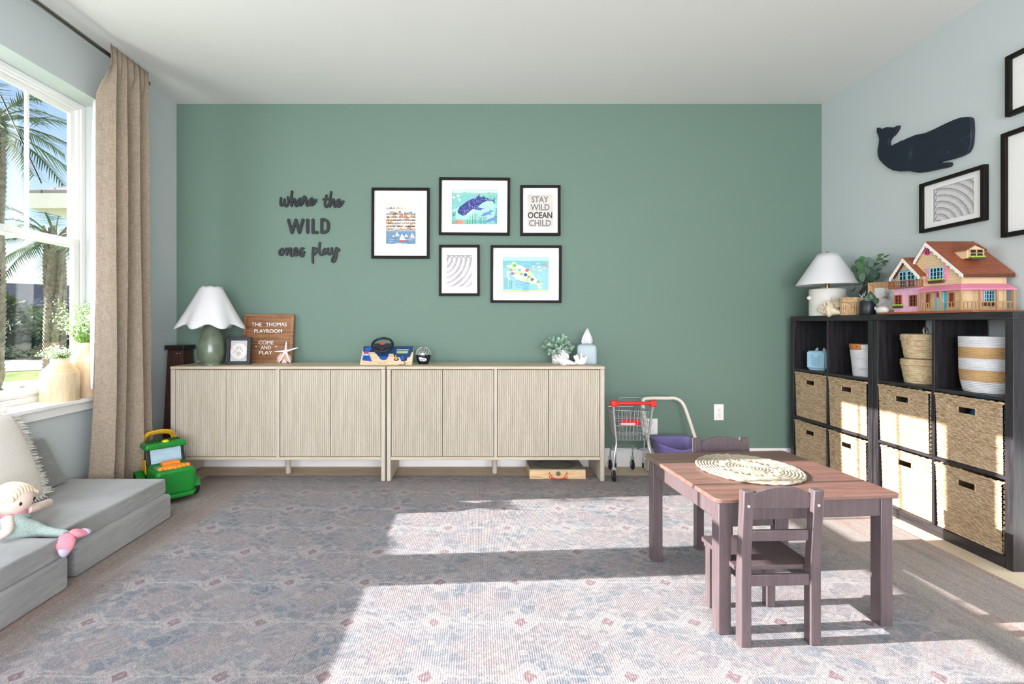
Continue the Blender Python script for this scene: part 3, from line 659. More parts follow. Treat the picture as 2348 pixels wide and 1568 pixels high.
def harbor(S_, asp):
    rnd = random.Random(5); S_('#dfe0e2', [(0, 0), (1, 0), (1, 1), (0, 1)]); S_('#eceae8', [(0, .78), (1, .78), (1, .9), (.5, .86), (0, .93)])
    S_('#a9b1b5', [(0, .9), (.08, .93), (.2, .9), (.3, .88), (0, .87)])
    for h_, a, b, c in (('#b9605a', .11, .95, .22), ('#8fa0a8', .2, .945, .32), ('#c7a868', .3, .94, .5), ('#d6bd86', .42, .93, .62)): S_(h_, [(a, .885), ((a + c) / 2, b), (c, .885)])
    cl = ['#f0ebe6', '#e8cfae', '#dcdad8', '#d88f72', '#efe0cc', '#c9c7c6', '#e0b27e', '#f3efec', '#cf7a62']; rf = ['#33353b', '#a8664e', '#50585a', '#7d8a72', '#8c6a58']
    for i in range(46): x = rnd.random(); y = .70 + rnd.random() * .11; S_(rnd.choice(['#8d9a86', '#5e6f62', '#b9b49a', '#6f7f86', '#a9a890']), disc((x, y), .025 + .02 * rnd.random(), 1, 7, .025))
    for r in range(6):
        y = .74 - r * .078
        for i in range(8):
            x = (i + (.5 if r % 2 else 0)) / 8 - .03 + rnd.uniform(-.02, .02); w_ = .1 + rnd.random() * .05; hh = .075 + rnd.random() * .03
            S_(rnd.choice(cl), [(x, y - hh), (x + w_, y - hh), (x + w_, y), (x, y)]); S_(rnd.choice(rf), [(x - .01, y), (x + w_ + .01, y), (x + w_ * .75, y + .03), (x + w_ * .25, y + .03)])
            for k in range(2): S_('#6d6a6b', [(x + w_ * (.22 + .4 * k), y - hh * .65), (x + w_ * (.38 + .4 * k), y - hh * .65), (x + w_ * (.38 + .4 * k), y - hh * .3), (x + w_ * (.22 + .4 * k), y - hh * .3)])
    S_('#e3dfdc', [(0, .32), (1, .32), (1, .36), (0, .36)])
    for i in range(24): S_(rnd.choice(['#7d7678', '#b08a7a', '#5d6066']), [(i / 24, .325), (i / 24 + .03, .325), (i / 24 + .03, .355), (i / 24, .355)])
    S_('#6f8fae', [(0, 0), (1, 0), (1, .32), (0, .32)])
    for i in range(26): x, y = rnd.random(), rnd.random() * .3; S_(rnd.choice(['#8fa9c2', '#5b7fa3', '#a9bdcf', '#4f7397']), disc((x, y), .05 + .09 * rnd.random(), 1, 8, .012))
    for x, y, s_, hu in ((.25, .15, .6, '#8b4a44'), (.37, .20, .8, '#e7e2de'), (.55, .06, 1.5, '#c8433c'), (.68, .17, .7, '#e6e2df'), (.89, .14, 1.1, '#d9c0a0')):
        S_(hu, [(x - .08 * s_, y + .02 * s_), (x + .08 * s_, y + .02 * s_), (x + .06 * s_, y), (x - .06 * s_, y)])
        S_('#f5f3f1', [(x - .07 * s_, y + .025 * s_), (x - .005, y + .025 * s_), (x - .005, y + .14 * s_)]); S_('#ece8e5', [(x + .01, y + .025 * s_), (x + .07 * s_, y + .025 * s_), (x + .01, y + .12 * s_)])
def nrm(x0, x1, y0, y1): return lambda pts: [((x - x0) / (x1 - x0), (y1 - y) / (y1 - y0)) for x, y in pts]
def shark(S_, asp):
    rnd = random.Random(2); q = nrm(1355, 2080, 298, 850)
    S_('#7fc4bf', [(0, 0), (1, 0), (1, 1), (0, 1)]); S_('#a5d8d2', [(.1, .15), (.9, .1), (1, .55), (.7, .75), (.3, .6), (0, .4)])
    S_('#c9dbe8', q([(1355, 298), (2080, 298), (2080, 345), (1950, 335), (1850, 350), (1700, 345), (1560, 335), (1450, 355), (1355, 340)])); S_('#93c4b8', q([(1355, 345), (1460, 358), (1600, 342), (1750, 352), (2080, 350), (2080, 400), (1700, 375), (1355, 395)]))
    S_('#2f3a86', q([(1445, 640), (1475, 575), (1540, 525), (1600, 480), (1660, 450), (1740, 425), (1800, 362), (1795, 412), (1840, 415), (1875, 388), (1868, 418), (1940, 430), (2000, 450), (2015, 455), (2055, 405), (2032, 460), (2045, 525), (2010, 475), (1930, 468), (1850, 500), (1790, 545), (1770, 575), (1878, 596), (1800, 622), (1690, 605), (1640, 640), (1580, 700), (1530, 712), (1480, 690), (1450, 665)]))
    S_('#dfe8ea', q([(1590, 705), (1650, 645), (1700, 612), (1715, 622), (1660, 670), (1600, 712)]))
    body = [(1480, 620, 1640, 690), (1520, 540, 1700, 640), (1620, 470, 1780, 580), (1700, 430, 1900, 500), (1700, 570, 1850, 612), (1880, 435, 2000, 462)]
    for a, b, c, d in body:
        for i in range(26): S_('#c9cfe8', disc(q([(rnd.uniform(a, c), rnd.uniform(b, d))])[0], .0055, asp, 6))
    for x, y in ((1385, 420), (1455, 395), (1475, 460)): S_('#efe6d6', q([(x - 28, y + 8), (x - 18, y - 15), (x + 8, y - 20), (x + 26, y + 8)])); [S_('#d8e4da', q([(x - 16 + 12 * k, y + 8), (x - 13 + 12 * k, y + 8), (x - 18 + 12 * k, y + 60)])) for k in range(3)]
    for x, y in ((1915, 510), (1945, 545), (1900, 560), (1980, 555), (1990, 490)): S_('#d9dc9a', disc(q([(x, y)])[0], .024, asp, 8, .02))
    for k in (0, 1):
        dx, dy = (0, 0) if not k else (75, 95); S_('#6f8cc0', q([(1815 + dx, 715 + dy), (1860 + dx, 670 + dy), (1950 + dx, 640 + dy), (1978 + dx, 600 + dy), (1985 + dx, 632 + dy), (2040 + dx, 615 + dy), (2000 + dx, 650 + dy), (1965 + dx, 668 + dy), (2000 + dx, 698 + dy), (1930 + dx, 692 + dy), (1870 + dx, 720 + dy)]))
    for x, y, h_, c in [(1385, 850, 70, '#3f9a5c'), (1360, 850, 90, '#58a86a'), (1600, 850, 110, '#3f9a5c'), (1640, 850, 160, '#4aa765'), (1680, 850, 180, '#3f9a5c'), (1575, 850, 60, '#56a86b'), (1400, 720, 100, '#2f7d7a'), (1375, 720, 80, '#2f7d7a')]:
        S_(c, q([(x - 9, y), (x + 9, y), (x + 14, y - h_ * .6), (x + 4, y - h_), (x + 2, y - h_ * .5)]))
    for x, h_ in ((1735, 160), (1810, 110), (1880, 110), (2065, 260)):
        S_('#1f7f78', q([(x - 3, 850), (x + 3, 850), (x + 2, 850 - h_), (x - 2, 850 - h_)]))
        for k in range(6): y = 845 - h_ * (k + .5) / 6; S_('#1f7f78', q([(x, y), (x - 28, y - 26), (x - 22, y - 8)])); S_('#1f7f78', q([(x, y), (x + 28, y - 26), (x + 22, y - 8)]))
    for x, y, c in ((1430, 850, '#cf7f6a'), (1520, 845, '#e39a76'), (1480, 850, '#d98a72')):
        for k in range(7): a = R(25 + k * 22); S_(c, q([(x - 6, y), (x + 6, y), (x + 62 * math.cos(a) + 5, y - 72 * math.sin(a)), (x + 62 * math.cos(a) - 5, y - 76 * math.sin(a))]))
    for i in range(9): x, y = 1960 + (i % 3) * 45, 390 + (i // 3) * 22; S_('#4d8f8e', q([(x, y), (x + 18, y - 4), (x + 34, y), (x + 18, y + 4)]))
def quote(S_, asp): S_('#d5cdc4', [(0, 0), (1, 0), (1, 1), (0, 1)])
def shell(flip=False):
    def f(S_, asp):
        def T(pts): return [(1 - v, 1 - u) if False else (u, v) for u, v in pts] if not flip else [(1 - v, u) for u, v in pts]
        S_('#d2cfd0', T([(0, 0), (1, 0), (1, .97), (0, .97)]))
        for i in range(8):                       # curved flutes of a clam shell sweeping down to the left
            tx = .06 + .185 * i; A = tx + .25; Bd = .26 + .15 * i; th = [k * 90 / 16 for k in range(17)]
            def cur(off): return [(tx - off - A * (1 - math.cos(R(t))), .94 - (Bd - off * .6) * math.sin(R(t))) for t in th]
            o, p1, p2 = cur(0), [], []
            c1, c2 = cur(.02), cur(.075)
            keep = lambda pts: [(min(1, max(0, a)), min(1, max(0, b))) for a, b in pts]
            S_('#b9b4b6', T(keep(o) + keep(c2)[::-1])); S_('#8b8386', T(keep(o) + keep(c1)[::-1]))
            if tx < .95: S_('#857b7e', T([(tx - .07, .985), (tx - .05, .99), (tx + .13, .93), (tx + .13, .905), (tx, .95)]))
        S_('#e2dfdf', T([(0, .985), (1, .985), (1, 1), (0, 1)]))
    return f
def turtle(S_, asp):
    q = nrm(885, 1450, 963, 1402); rnd = random.Random(4)
    S_('#7fbccb', [(0, 0), (1, 0), (1, 1), (0, 1)]); S_('#b7dcdc', q([(885, 963), (1450, 963), (1450, 1012), (885, 1010)])); S_('#d8bf94', q([(885, 1402), (1450, 1402), (1450, 1372), (1180, 1380), (885, 1374)]))
    for i in range(22): x, y = rnd.uniform(890, 1440), rnd.uniform(1020, 1360); S_(rnd.choice(['#8cc5d1', '#72b3c6', '#98cdd5']), disc(q([(x, y)])[0], .1, 1, 8, .008))
    G = '#cfe3a8'
    for p in ([(985, 1060), (1000, 1030), (1040, 1025), (1062, 1040), (1025, 1052), (1010, 1075), (985, 1105), (960, 1095), (918, 1078), (945, 1068)], [(930, 1180), (945, 1140), (980, 1130), (990, 1150), (960, 1165), (955, 1190), (975, 1240), (972, 1268), (950, 1240)], [(1300, 1290), (1335, 1300), (1370, 1345), (1355, 1365), (1335, 1362)], [(1330, 1290), (1385, 1292), (1392, 1305), (1350, 1302)]): S_(G, q(p))
    S_('#dcebc9', q([(985, 1080), (1040, 1050), (1130, 1080), (1220, 1140), (1280, 1210), (1345, 1280), (1330, 1300), (1230, 1295), (1130, 1270), (1050, 1240), (1000, 1190), (975, 1130)]))
    cells_ = [((1028, 1072), '#6fb662'), ((1035, 1122), '#a9cc74'), ((1090, 1128), '#7f9fb0'), ((1050, 1168), '#e8b878'), ((1005, 1170), '#6a6aa0'), ((1112, 1175), '#76bd78'), ((1165, 1185), '#3c55a0'), ((1185, 1130), '#df6a4a'), ((1210, 1212), '#8fae5a'), ((1250, 1245), '#43552f'), ((1215, 1165), '#cfe08a'), ((1320, 1272), '#86a83e'), ((1130, 1235), '#e5ecb4'), ((1185, 1255), '#a8d3b8'), ((1075, 1085), '#cfe6dc'), ((985, 1128), '#8f9a55'), ((1245, 1195), '#e3edb0'), ((1280, 1265), '#dfe9d0')]
    for (x, y), c in cells_: S_(c, q([(x + 25 * math.cos(R(60 * k + 20)) * 1.05, y + 21 * math.sin(R(60 * k + 20))) for k in range(6)]))
    S_('#4e7f9e', q([(1065, 1250), (1150, 1275), (1145, 1282), (1060, 1256)])); S_('#56805a', q([(1180, 1278), (1230, 1290), (1228, 1296), (1178, 1285)]))
    for x, y, c in ((1320, 1045, '#e3b8b4'), (1398, 1055, '#ec8a5a'), (1262, 1082, '#eec4a4'), (1332, 1088, '#eee0b8'), (1265, 1118, '#eba88a'), (1340, 1130, '#f0dcae'), (1398, 1098, '#eab8a8')): S_(c, q([(x - 28, y + 6), (x - 5, y - 10), (x + 22, y - 8), (x + 30, y - 2), (x + 10, y + 10)]))
    for x, y in ((1050, 1278), (1095, 1295), (1055, 1312), (1110, 1318), (1075, 1338)): S_('#4a86b8', q([(x - 26, y + 4), (x, y - 6), (x + 26, y - 3), (x, y + 6)]))
    for x in (912, 935, 970, 995):
        for k in range(9): y = 1350 - k * (15 if x < 950 else 11); S_('#2f8a78', q([(x - 8, y), (x - 2, y - 8), (x + 8, y - 2), (x + 2, y + 6)]))
    for x, y0, y1 in ((1325, 1190, 1240), (1355, 1215, 1270), (1392, 1165, 1250)): S_('#cfe4ea', disc(q([(x, y0)])[0], .012, asp, 8)); S_('#b5d6e0', q([(x - 2, y0), (x + 2, y0), (x - 4, y1), (x - 8, y1)]))
def px_pic(label, x0, x1, y0, y1, art, win_px, **k):
    Yp = YB - .0275; a, b = at(x0, y1, Yp), at(x1, y0, Yp); wd, ht = b.x - a.x, b.z - a.z
    win = ((win_px[0] - x0) / (x1 - x0), (win_px[1] - x0) / (x1 - x0), (y1 - win_px[3]) / (y1 - y0), (y1 - win_px[2]) / (y1 - y0))
    return picture(label, (a.x + b.x) / 2, (a.z + b.z) / 2, wd, ht, 'back', art, win, **k)
px_pic('black framed print of a harbor town with sailboats', 851.5, 984.5, 430, 592, harbor, (884.5, 952.5, 467, 558), tilt=.2)
px_pic('black framed print of a spotted whale shark', 1006.5, 1169.5, 406.5, 538.5, shark, (1036, 1140.5, 433.5, 513), tilt=.4)
tq, wq = px_pic('black framed print reading stay wild ocean child', 1193.5, 1285.5, 424, 539.5, quote, (1210, 1268, 446, 519))
for i, (ln, c, wf) in enumerate((('STAY', '#77797c', .68), ('WILD', '#77797c', .76), ('OCEAN', '#22303c', .97), ('CHILD', '#77797c', .87))):
    hh = (wq[3] - wq[2]) / 4; me = text_data('lettering', ln, (wq[1] - wq[0]) * wf, hh * .80, .0004, ink(c), .022)
    o = obj('lettering', me, tq, loc=((wq[0] + wq[1]) / 2, -.0052, wq[3] - hh * (i + .52)), rot=(R(90), 0, 0))
px_pic('small black framed print of a fluted clam shell, on the green wall', 1006.5, 1100, 561, 678, shell(), (1024.5, 1082, 583.5, 657))
px_pic('black framed print of a patchwork sea turtle', 1125, 1288, 562, 694, turtle, (1153.5, 1258.5, 588, 669.5), tilt=.2)
# ---- pictures and whale on the right wall
def right_pic(label, xs, ys, art, winf, **k):
    """xs: far and near pixel column; ys: pixel rows of top / bottom at the far edge"""
    a, b = atX(xs[0], ys[0], XR - .027), atX(xs[0], ys[1], XR - .027); n = atX(xs[1], ys[0], XR - .027)
    return picture(label, (a.y + n.y) / 2, (a.z + b.z) / 2, abs(a.y - n.y), a.z - b.z, 'right', art, winf, grp='black framed pictures on the pale wall', **k)
right_pic('black framed print of a fluted clam shell beside the wooden whale', (2107, 2256), (423, 535), shell(True), (.19, .82, .17, .83))
def birds(S_, asp):
    S_('#c3bdb9', [(0, 0), (1, 0), (1, 1), (0, 1)])
    for r in range(7):
        for c in range(5): x, y = .12 + c * .19, .1 + r * .135; S_('#57514f', [(x, y), (x + .05, y + .04), (x + .1, y), (x + .05, y + .02)])
def sea(S_, asp):
    S_('#2156a0', [(0, 0), (1, 0), (1, .78), (0, .78)]); S_('#a9c6da', [(0, .76), (.2, .78), (.4, .75), (.7, .79), (1, .76), (1, 1), (0, 1)])
    S_('#e6ecef', disc((.12, .9), .08, 1, 10, .05)); S_('#1a3f86', [(0, 0), (1, 0), (1, .2), (.5, .28), (0, .22)]); S_('#33507f', [(0, .0), (.15, 0), (.1, .12), (0, .15)])
    for x, y in ((.1, .55), (.3, .68), (.6, .5), (.8, .62), (.2, .42)): S_('#d7e6f2', [(x - .06, y), (x, y + .03), (x + .08, y + .06), (x + .02, y + .01)])
def near_pic(label, x0, ys, wd, art, win):
    a, b = atX(x0, ys[0], XR - .027), atX(x0, ys[1], XR - .027)
    return picture(label, a.y - wd / 2, (a.z + b.z) / 2, wd, a.z - b.z, 'right', art, win, grp='black framed pictures on the pale wall', fw=.021)
near_pic('black framed print of small grey birds, upper one at the right', 2304, (131, 269), .40, birds, (.27, .75, .22, .78))
near_pic('black framed print of a deep blue sea, lower one at the right', 2294, (308, 545), .52, sea, (.24, .78, .19, .8))
wp = [(160, 700), (167, 693), (176, 712), (190, 704), (214, 697), (232, 690), (262, 692), (285, 694), (300, 686), (317, 677), (316, 692), (304, 718), (280, 752), (256, 772), (245, 796), (244, 818), (255, 832), (274, 832), (290, 817), (305, 812), (322, 803), (338, 793), (355, 789), (372, 782), (390, 772), (408, 766), (428, 757), (450, 748), (480, 742), (520, 735), (570, 714), (620, 690), (680, 660), (740, 634), (790, 617), (835, 613), (858, 622), (866, 650), (868, 720), (864, 800), (852, 850), (832, 882), (790, 905), (720, 930), (690, 936), (630, 950), (622, 956), (660, 956), (700, 953), (707, 962), (702, 980), (690, 990), (640, 1000), (580, 1014), (520, 1026), (470, 1032), (440, 1026), (400, 1020), (330, 1022), (280, 1014), (240, 992), (208, 965), (180, 935), (167, 900), (166, 860), (174, 820), (178, 780), (170, 752), (160, 730)]
wpts = []
for x, y in wp: q = atX(1960 + x / 3.2655, 80 + y / 3.2655, XR - .026); wpts.append((q.y, q.z))
cyw, czw = sum(p[0] for p in wpts) / len(wpts), sum(p[1] for p in wpts) / len(wpts)
GW = Graph('navy_wood'); v = GW.coord(); x, y, z = GW.xyz(v); n = GW.noise(GW.vec(x * 20, y * 20, z * 120), 1, 4); n2 = GW.noise(v, 16, 4); GW.bump(GW.noise(GW.vec(x * 20, y * 12, z * 180), 1, 3), .3, .004)
NAVY = GW.done(GW.mix(GW.step(n2, .62, .8) * .45, GW.mix(n, C('#131a24'), C('#232e3d')), C('#5d6a78')), .5, 0, .4)
o = MB().prism([(a - cyw, b - czw) for a, b in wpts], -.022, 0, 'x').build('wooden_whale', NAVY, bevel=.004, seg=3, loc=(XR - .002, cyw, czw)); tag(o, 'navy painted carved wooden sperm whale on the pale wall', 'wall decor')
# ---- socket plates
PLATE = M('#f1efec', .35, var=0); SLOT = M('#3c3a38', .6, var=0)
t = thing('wall_outlet', 'white double socket outlet on the green wall', 'outlet', at(1648, 945, YB - .003)); MB().box(-.0365, .0365, -.003, .0028, -.0605, .0605).build('cover_plate', PLATE, t, bevel=.002)
for k in (-1, 1):
    f = MB().lathe([(.0165, 0), (.0165, .0015), (.015, .002)], 20, mtx=Matrix.Translation((0, -.003, k * .0195)) @ Matrix.Rotation(R(90), 4, 'X')).build('socket_face', PLATE, t)
    for dx in (-.006, .006): MB().box(dx - .001, dx + .001, -.0056, -.0048, k * .0195 - .001, k * .0195 + .007).build('slot', SLOT, f)
    MB().lathe([(.0022, 0), (.0022, .0008)], 8, mtx=Matrix.Translation((0, -.0048, k * .0195 - .008)) @ Matrix.Rotation(R(90), 4, 'X')).build('slot', SLOT, f)
t = thing('wall_plate', 'blank white wall plate low behind the toy shopping cart', 'wall plate', at(1490, 978, YB - .003)); MB().box(-.058, .058, -.003, .0028, -.0605, .0605).build('cover_plate', PLATE, t, bevel=.002)
for dx in (-.023, .023):
    for dz in (-.03, .03): MB().lathe([(.003, 0), (.002, .0012)], 8, mtx=Matrix.Translation((dx, -.003, dz)) @ Matrix.Rotation(R(90), 4, 'X')).build('screw', SLOT, t)
# ================================================================== THINGS ON THE SIDEBOARDS
ZS = SB_H
CERW = M('#e9e6e1', .4, var=.03); BRASS = M('#a5854f', .3, 1, var=.05); SHADEW = M('#efeef0', .85, var=.02, bump=.1, bs=400)
def shade_translucent(name, h):
    g = Graph(name); c = C(h); g.done(c, .9, 0, .1); t = g.node('ShaderNodeBsdfTranslucent'); t.inputs[0].default_value = c; mx = g.node('ShaderNodeMixShader'); mx.inputs[0].default_value = .25
    g.bump(g.noise(g.coord(), 500, 1), .15, .002); g.t.links.new(g.b.outputs[0], mx.inputs[1]); g.t.links.new(t.outputs[0], mx.inputs[2]); g.t.links.new(mx.outputs[0], g.out.inputs[0]); return g.mat
SHADE = shade_translucent('lamp_shade_cloth', '#eeedee')
GLAZE = Graph('green_glaze'); v = GLAZE.coord(); n = GLAZE.noise(v, 14, 3); n2 = GLAZE.noise(v, 220, 2)
GLZ = GLAZE.done(GLAZE.mix(GLAZE.step(n * .6 + n2 * .4, .35, .68), C('#5c6a58'), C('#76836f')), .22, 0, .5, Coat_Weight=.4, Coat_Roughness=.1)
t = thing('table_lamp', 'green ceramic table lamp with a scalloped white shade', 'lamp', (-1.877, 3.487, ZS))
MB().lathe([(.07, 0), (.07, .012), (.064, .016), (.066, .02), (.078, .035), (.087, .07), (.089, .10), (.085, .15), (.07, .215), (.052, .262), (.042, .29), (.036, .305)], 40).build('lamp_base', GLZ, t, 60)
MB().lathe([(.010, .3052), (.010, .42), (.006, .425), (.006, .545)], 14).build('lamp_stem', BRASS, t)
N = 8; m = MB(); rows_ = 14; seg = 128
def shr(u, v):
    a = u * 2 * PI + .2; tt_ = 1 - v; w_ = .12 + .88 * tt_ ** 1.1; c = math.cos(N * a); r = .066 + (.215 - .066) * tt_; r *= 1 + .09 * w_ * c
    return (r * math.cos(a), r * math.sin(a), .268 + .28 * v - .016 * w_ * c)
m.grid(shr, seg, rows_); m.build('lamp_shade', SHADE, t, 80, solid=.003)
MB().lathe([(.007, .5455), (.008, .552), (.004, .558), (.001, .56)], 12).build('finial', BRASS, t)
for k in range(3): a = k * 2.094; MB().tube([(0, 0, .54), (.062 * math.cos(a), .062 * math.sin(a), .543)], .0015, 6).build('shade_arm', BRASS, t)
cp = smooth_path([(-.066, .03, .006), (-.10, .05, .02), (-.14, .08, .016), (-.17, .12, .004)], 6); MB().tube(cp, .0028, 8).build('power_cord', M('#dddbd6', .5, var=0), t)
# ---- small black shadow frame with a round plaster hand print
BLACKF = M('#1d1d1f', .45, var=.05)
t = thing('shadow_frame', 'small black frame with a round plaster cast beside the green lamp', 'picture', at(544.5, 834.5, 3.49) , 3); t.location.z = ZS
TL = Matrix.Rotation(R(-6), 4, 'X')
w_, h_, f_ = .168, .196, .024
for j in (-1, 1):
    MB().prism([(-w_ / 2, h_ / 2 + j * h_ / 2), (w_ / 2, h_ / 2 + j * h_ / 2), (w_ / 2 - f_, h_ / 2 + j * (h_ / 2 - f_)), (-w_ / 2 + f_, h_ / 2 + j * (h_ / 2 - f_))], 0, .03, 'y', TL).build('frame_rail', BLACKF, t, bevel=.0015)
    MB().prism([(j * w_ / 2, 0), (j * w_ / 2, h_), (j * (w_ / 2 - f_), h_ - f_), (j * (w_ / 2 - f_), f_)], 0, .03, 'y', TL).build('frame_rail', BLACKF, t, bevel=.0015)
MB().box(-w_ / 2 + .02, w_ / 2 - .02, .02, .026, .02, h_ - .02, TL).build('backing', M('#c9c9cb', .8, var=.02), t)
MB().lathe([(.06, 0), (.061, .006), (.056, .011), (.02, .0105), (.001, .0105)], 32, mtx=TL @ Matrix.Translation((0, .0195, .094)) @ Matrix.Rotation(R(90), 4, 'X')).build('plaster_disc', M('#dedbd6', .85, var=.06, bump=.3, bs=60), t, 50)
m = MB()
for dx, dz, rx, rz, an in ((0, -.016, .019, .016, 0), (-.026, -.002, .006, .013, 35), (-.014, .02, .005, .016, 12), (0, .026, .005, .017, 0), (.014, .021, .005, .015, -12), (.026, .004, .0045, .012, -28)):
    m.ball((dx, .0095, .094 + dz), (rx, .0022, rz), 12, 6, Matrix.Rotation(R(an), 4, 'Y'))
m.xform(TL).build('hand_print', M('#bdbab6', .9, var=.05), t, 60)
# ---- letter board
LB = wood('#7d5236', '#a87850', (10, 1, 1), 12, .55, .1); LETW = M('#f2f1ef', .5, var=0)
t = thing('letter_board', 'wooden letter board with white letters leaning on the green wall', 'letter board', (at(612, 831, 3.655).x, 3.655, ZS)); TL = Matrix.Rotation(R(-7), 4, 'X')
w_, h_ = .372, .362
MB().box(-w_ / 2, w_ / 2, .006, .012, 0, h_, TL).build('backing', LB, t)
m = MB(); nb = 44
for i in range(nb): z0 = .022 + (h_ - .044) * i / nb; m.box(-w_ / 2 + .022, w_ / 2 - .022, .001, .006, z0 + .0012, z0 + (h_ - .044) / nb, TL)
m.build('grooved_slats', LB, t, kind='stuff')
for z0, z1 in ((0, .021), (h_ - .021, h_)): MB().box(-w_ / 2, w_ / 2, -.006, .0058, z0, z1, TL).build('frame_rail', LB, t, bevel=.0015)
for k in (-1, 1): MB().box(min(k * w_ / 2, k * (w_ / 2 - .021)), max(k * w_ / 2, k * (w_ / 2 - .021)), -.006, .0058, .0212, h_ - .0212, TL).build('frame_rail', LB, t, bevel=.0015)
LBX = lambda cx: (370 + cx / 6.818 - 612) / (FPX / 3.655)
for body, c0, c1, ctop, cbot in (('THE', 1378, 1535, 755, 812), ('THOMAS', 1602, 1930, 755, 812), ('PLAYROOM', 1425, 1862, 860, 918), ('COME', 1503, 1737, 1042, 1100), ('AND', 1543, 1700, 1120, 1176), ('PLAY', 1520, 1725, 1200, 1256), ('-', 1452, 1478, 1128, 1138), ('-', 1766, 1792, 1128, 1138)):
    xa, xb = LBX(c0), LBX(c1); zt = h_ - (ctop - 622) / 6.818 / (FPX / 3.655); hh = (cbot - ctop) / 6.818 / (FPX / 3.655)
    me = text_data('white_lettering', body, xb - xa, hh, .002, LETW, 0)
    me.transform(TL @ Matrix.Translation(((xa + xb) / 2, .0008, zt - hh / 2)) @ Matrix.Rotation(R(90), 4, 'X')); obj('white_lettering', me, t)
# ---- starfish and scallop shell
t = thing('starfish', 'white dried starfish propped against the letter board', 'starfish', (at(655, 831, 3.625).x, 3.585, ZS))
m = MB(); c0 = at(655.3, 805, 3.6)
for x, y in ((655.3, 782), (683, 796.5), (629, 805.5), (641, 832), (667.5, 832)):
    d = (at(x, y, 3.6) - c0) ; pts = [Vector((0, 0, 0)) + d * k / 6 for k in range(7)]; m.tube(pts, [.0125, .0115, .010, .0085, .0072, .006, .0028], 9, flat=.75)
o = Vector(t.location); sh = c0 - Vector((c0.x, 3.6, ZS)); mt_ = Matrix.Translation((c0.x - o.x, .0, c0.z - ZS)); m.xform(Matrix.Rotation(R(-9), 4, 'X') @ mt_); m.build('arms', M('#ece8e2', .85, var=.06, bump=.5, bs=220), t, 60)
t = thing('scallop_shell', 'pink ribbed scallop shell behind the starfish', 'shell', (at(650, 831, 3.605).x, 3.612, ZS))
m = MB(); n = 40
def sc(u, v):
    a = R(-30 + 240 * u) ; r = .052 * v * (1 + .02 * math.cos(u * 26 * PI)); bl = .02 * math.sin(PI * min(1, v) * .9) + .002 * math.cos(u * 26 * PI) * v; return (r * math.cos(a) * 1.05, -bl + .012, .028 + r * math.sin(a) * .95)
m.grid(sc, 78, 10); m.build('fan', M('#e0b09c', .6, var=.18, vs=60), t, 80, solid=.0025); MB().prism([(-.02, 0), (.02, 0), (.012, .03), (-.012, .03)], .004, .014, 'y').build('hinge', M('#eadfd6', .7, var=.1), t, bevel=.003)
# ---- wooden toy dashboard
t = thing('toy_dashboard', 'wooden toy car dashboard with a black steering wheel', 'toy', (at(887, 834, 3.5).x, 3.46, ZS))
DW, DH = .366, .168; DA = R(-42); DT = Matrix.Rotation(DA, 4, 'X')      # panel lies back by 42 degrees
def dq(cx, cy):
    v = (1225 - cy) / 535; l = 95 + 145 * v; r = 1660 + 55 * v; return ((cx - l) / (r - l) - .5) * DW, v * DH
def dpoly(pts): return [dq(*p) for p in pts]
PLYW = wood('#d3b48d', '#ead3b2', (10, 1, 1), 12, .5, .05); NAVYP = M('#1f3f66', .4, var=.15, vs=14); BLUEP = M('#2757b5', .4, var=.06); BLKP = M('#15161b', .35, var=0)
def slab(name, poly, lo, hi, mat, par=t, bev=.0008): return MB().prism(poly, -hi, -lo, 'y', DT).build(name, mat, par, bevel=bev)
cr = []
for cx, cy, a0 in ((DW / 2 - .012, DH - .012, 0), (-DW / 2 + .012, DH - .012, 90), (-DW / 2 + .012, .012, 180), (DW / 2 - .012, .012, 270)):
    for k in range(5): cr.append((cx + .012 * math.cos(R(a0 + 22.5 * k)), cy + .012 * math.sin(R(a0 + 22.5 * k))))
slab('panel', cr, -.012, 0, PLYW, bev=.002)
slab('dash_print', dpoly([(245, 690), (1705, 690), (1690, 855), (1645, 870), (1600, 1000), (1520, 1020), (1500, 1110), (1340, 1125), (1300, 1010), (1130, 1010), (1110, 910), (980, 910), (930, 1040), (830, 1090), (740, 1080), (690, 1010), (560, 860), (240, 850), (215, 840)]), .0002, .0012, NAVYP)
slab('lcd_screen', dpoly([(1210, 830), (1540, 830), (1530, 900), (1200, 900)]), .0013, .003, M('#9fb48f', .25, var=.06)); slab('radio_strip', dpoly([(1215, 785), (1560, 785), (1560, 808), (1215, 808)]), .0013, .0024, M('#cfd9cf', .3, var=0))
slab('air_vent', [(a + .0, b) for a, b in [(dq(395, 775)[0] + .026 * math.cos(R(k * 20)), dq(395, 775)[1] + .018 * math.sin(R(k * 20))) for k in range(18)]], .0013, .004, BLUEP)
ped = slab('gear_pedal', dpoly([(255, 850), (365, 850), (460, 1130), (185, 1100)]), .0013, .008, BLUEP)
slab('pedal_sticker', dpoly([(252, 865), (355, 865), (360, 905), (240, 905)]), .0081, .009, M('#c8393a', .5, var=0), ped); slab('pedal_band', dpoly([(235, 930), (385, 930), (392, 975), (228, 975)]), .0081, .009, M('#a9cdea', .5, var=0), ped)
for k in range(5): slab('pedal_rib', dpoly([(222 + 42 * k, 1010), (234 + 42 * k, 1010), (238 + 46 * k, 1095), (222 + 46 * k, 1095)]), .0081, .0105, M('#1e3f95', .4, var=0), ped)
slab('speaker_disc', dpoly([(690, 990), (930, 990), (925, 1060), (860, 1090), (780, 1090), (700, 1050)]), .0013, .0035, BLUEP)
key = slab('key_ring', [(dq(1195, 1070)[0] + .018 * math.cos(R(k * 20)), dq(1195, 1070)[1] + .013 * math.sin(R(k * 20))) for k in range(18)], .0006, .003, M('#232c5c', .4, var=0))
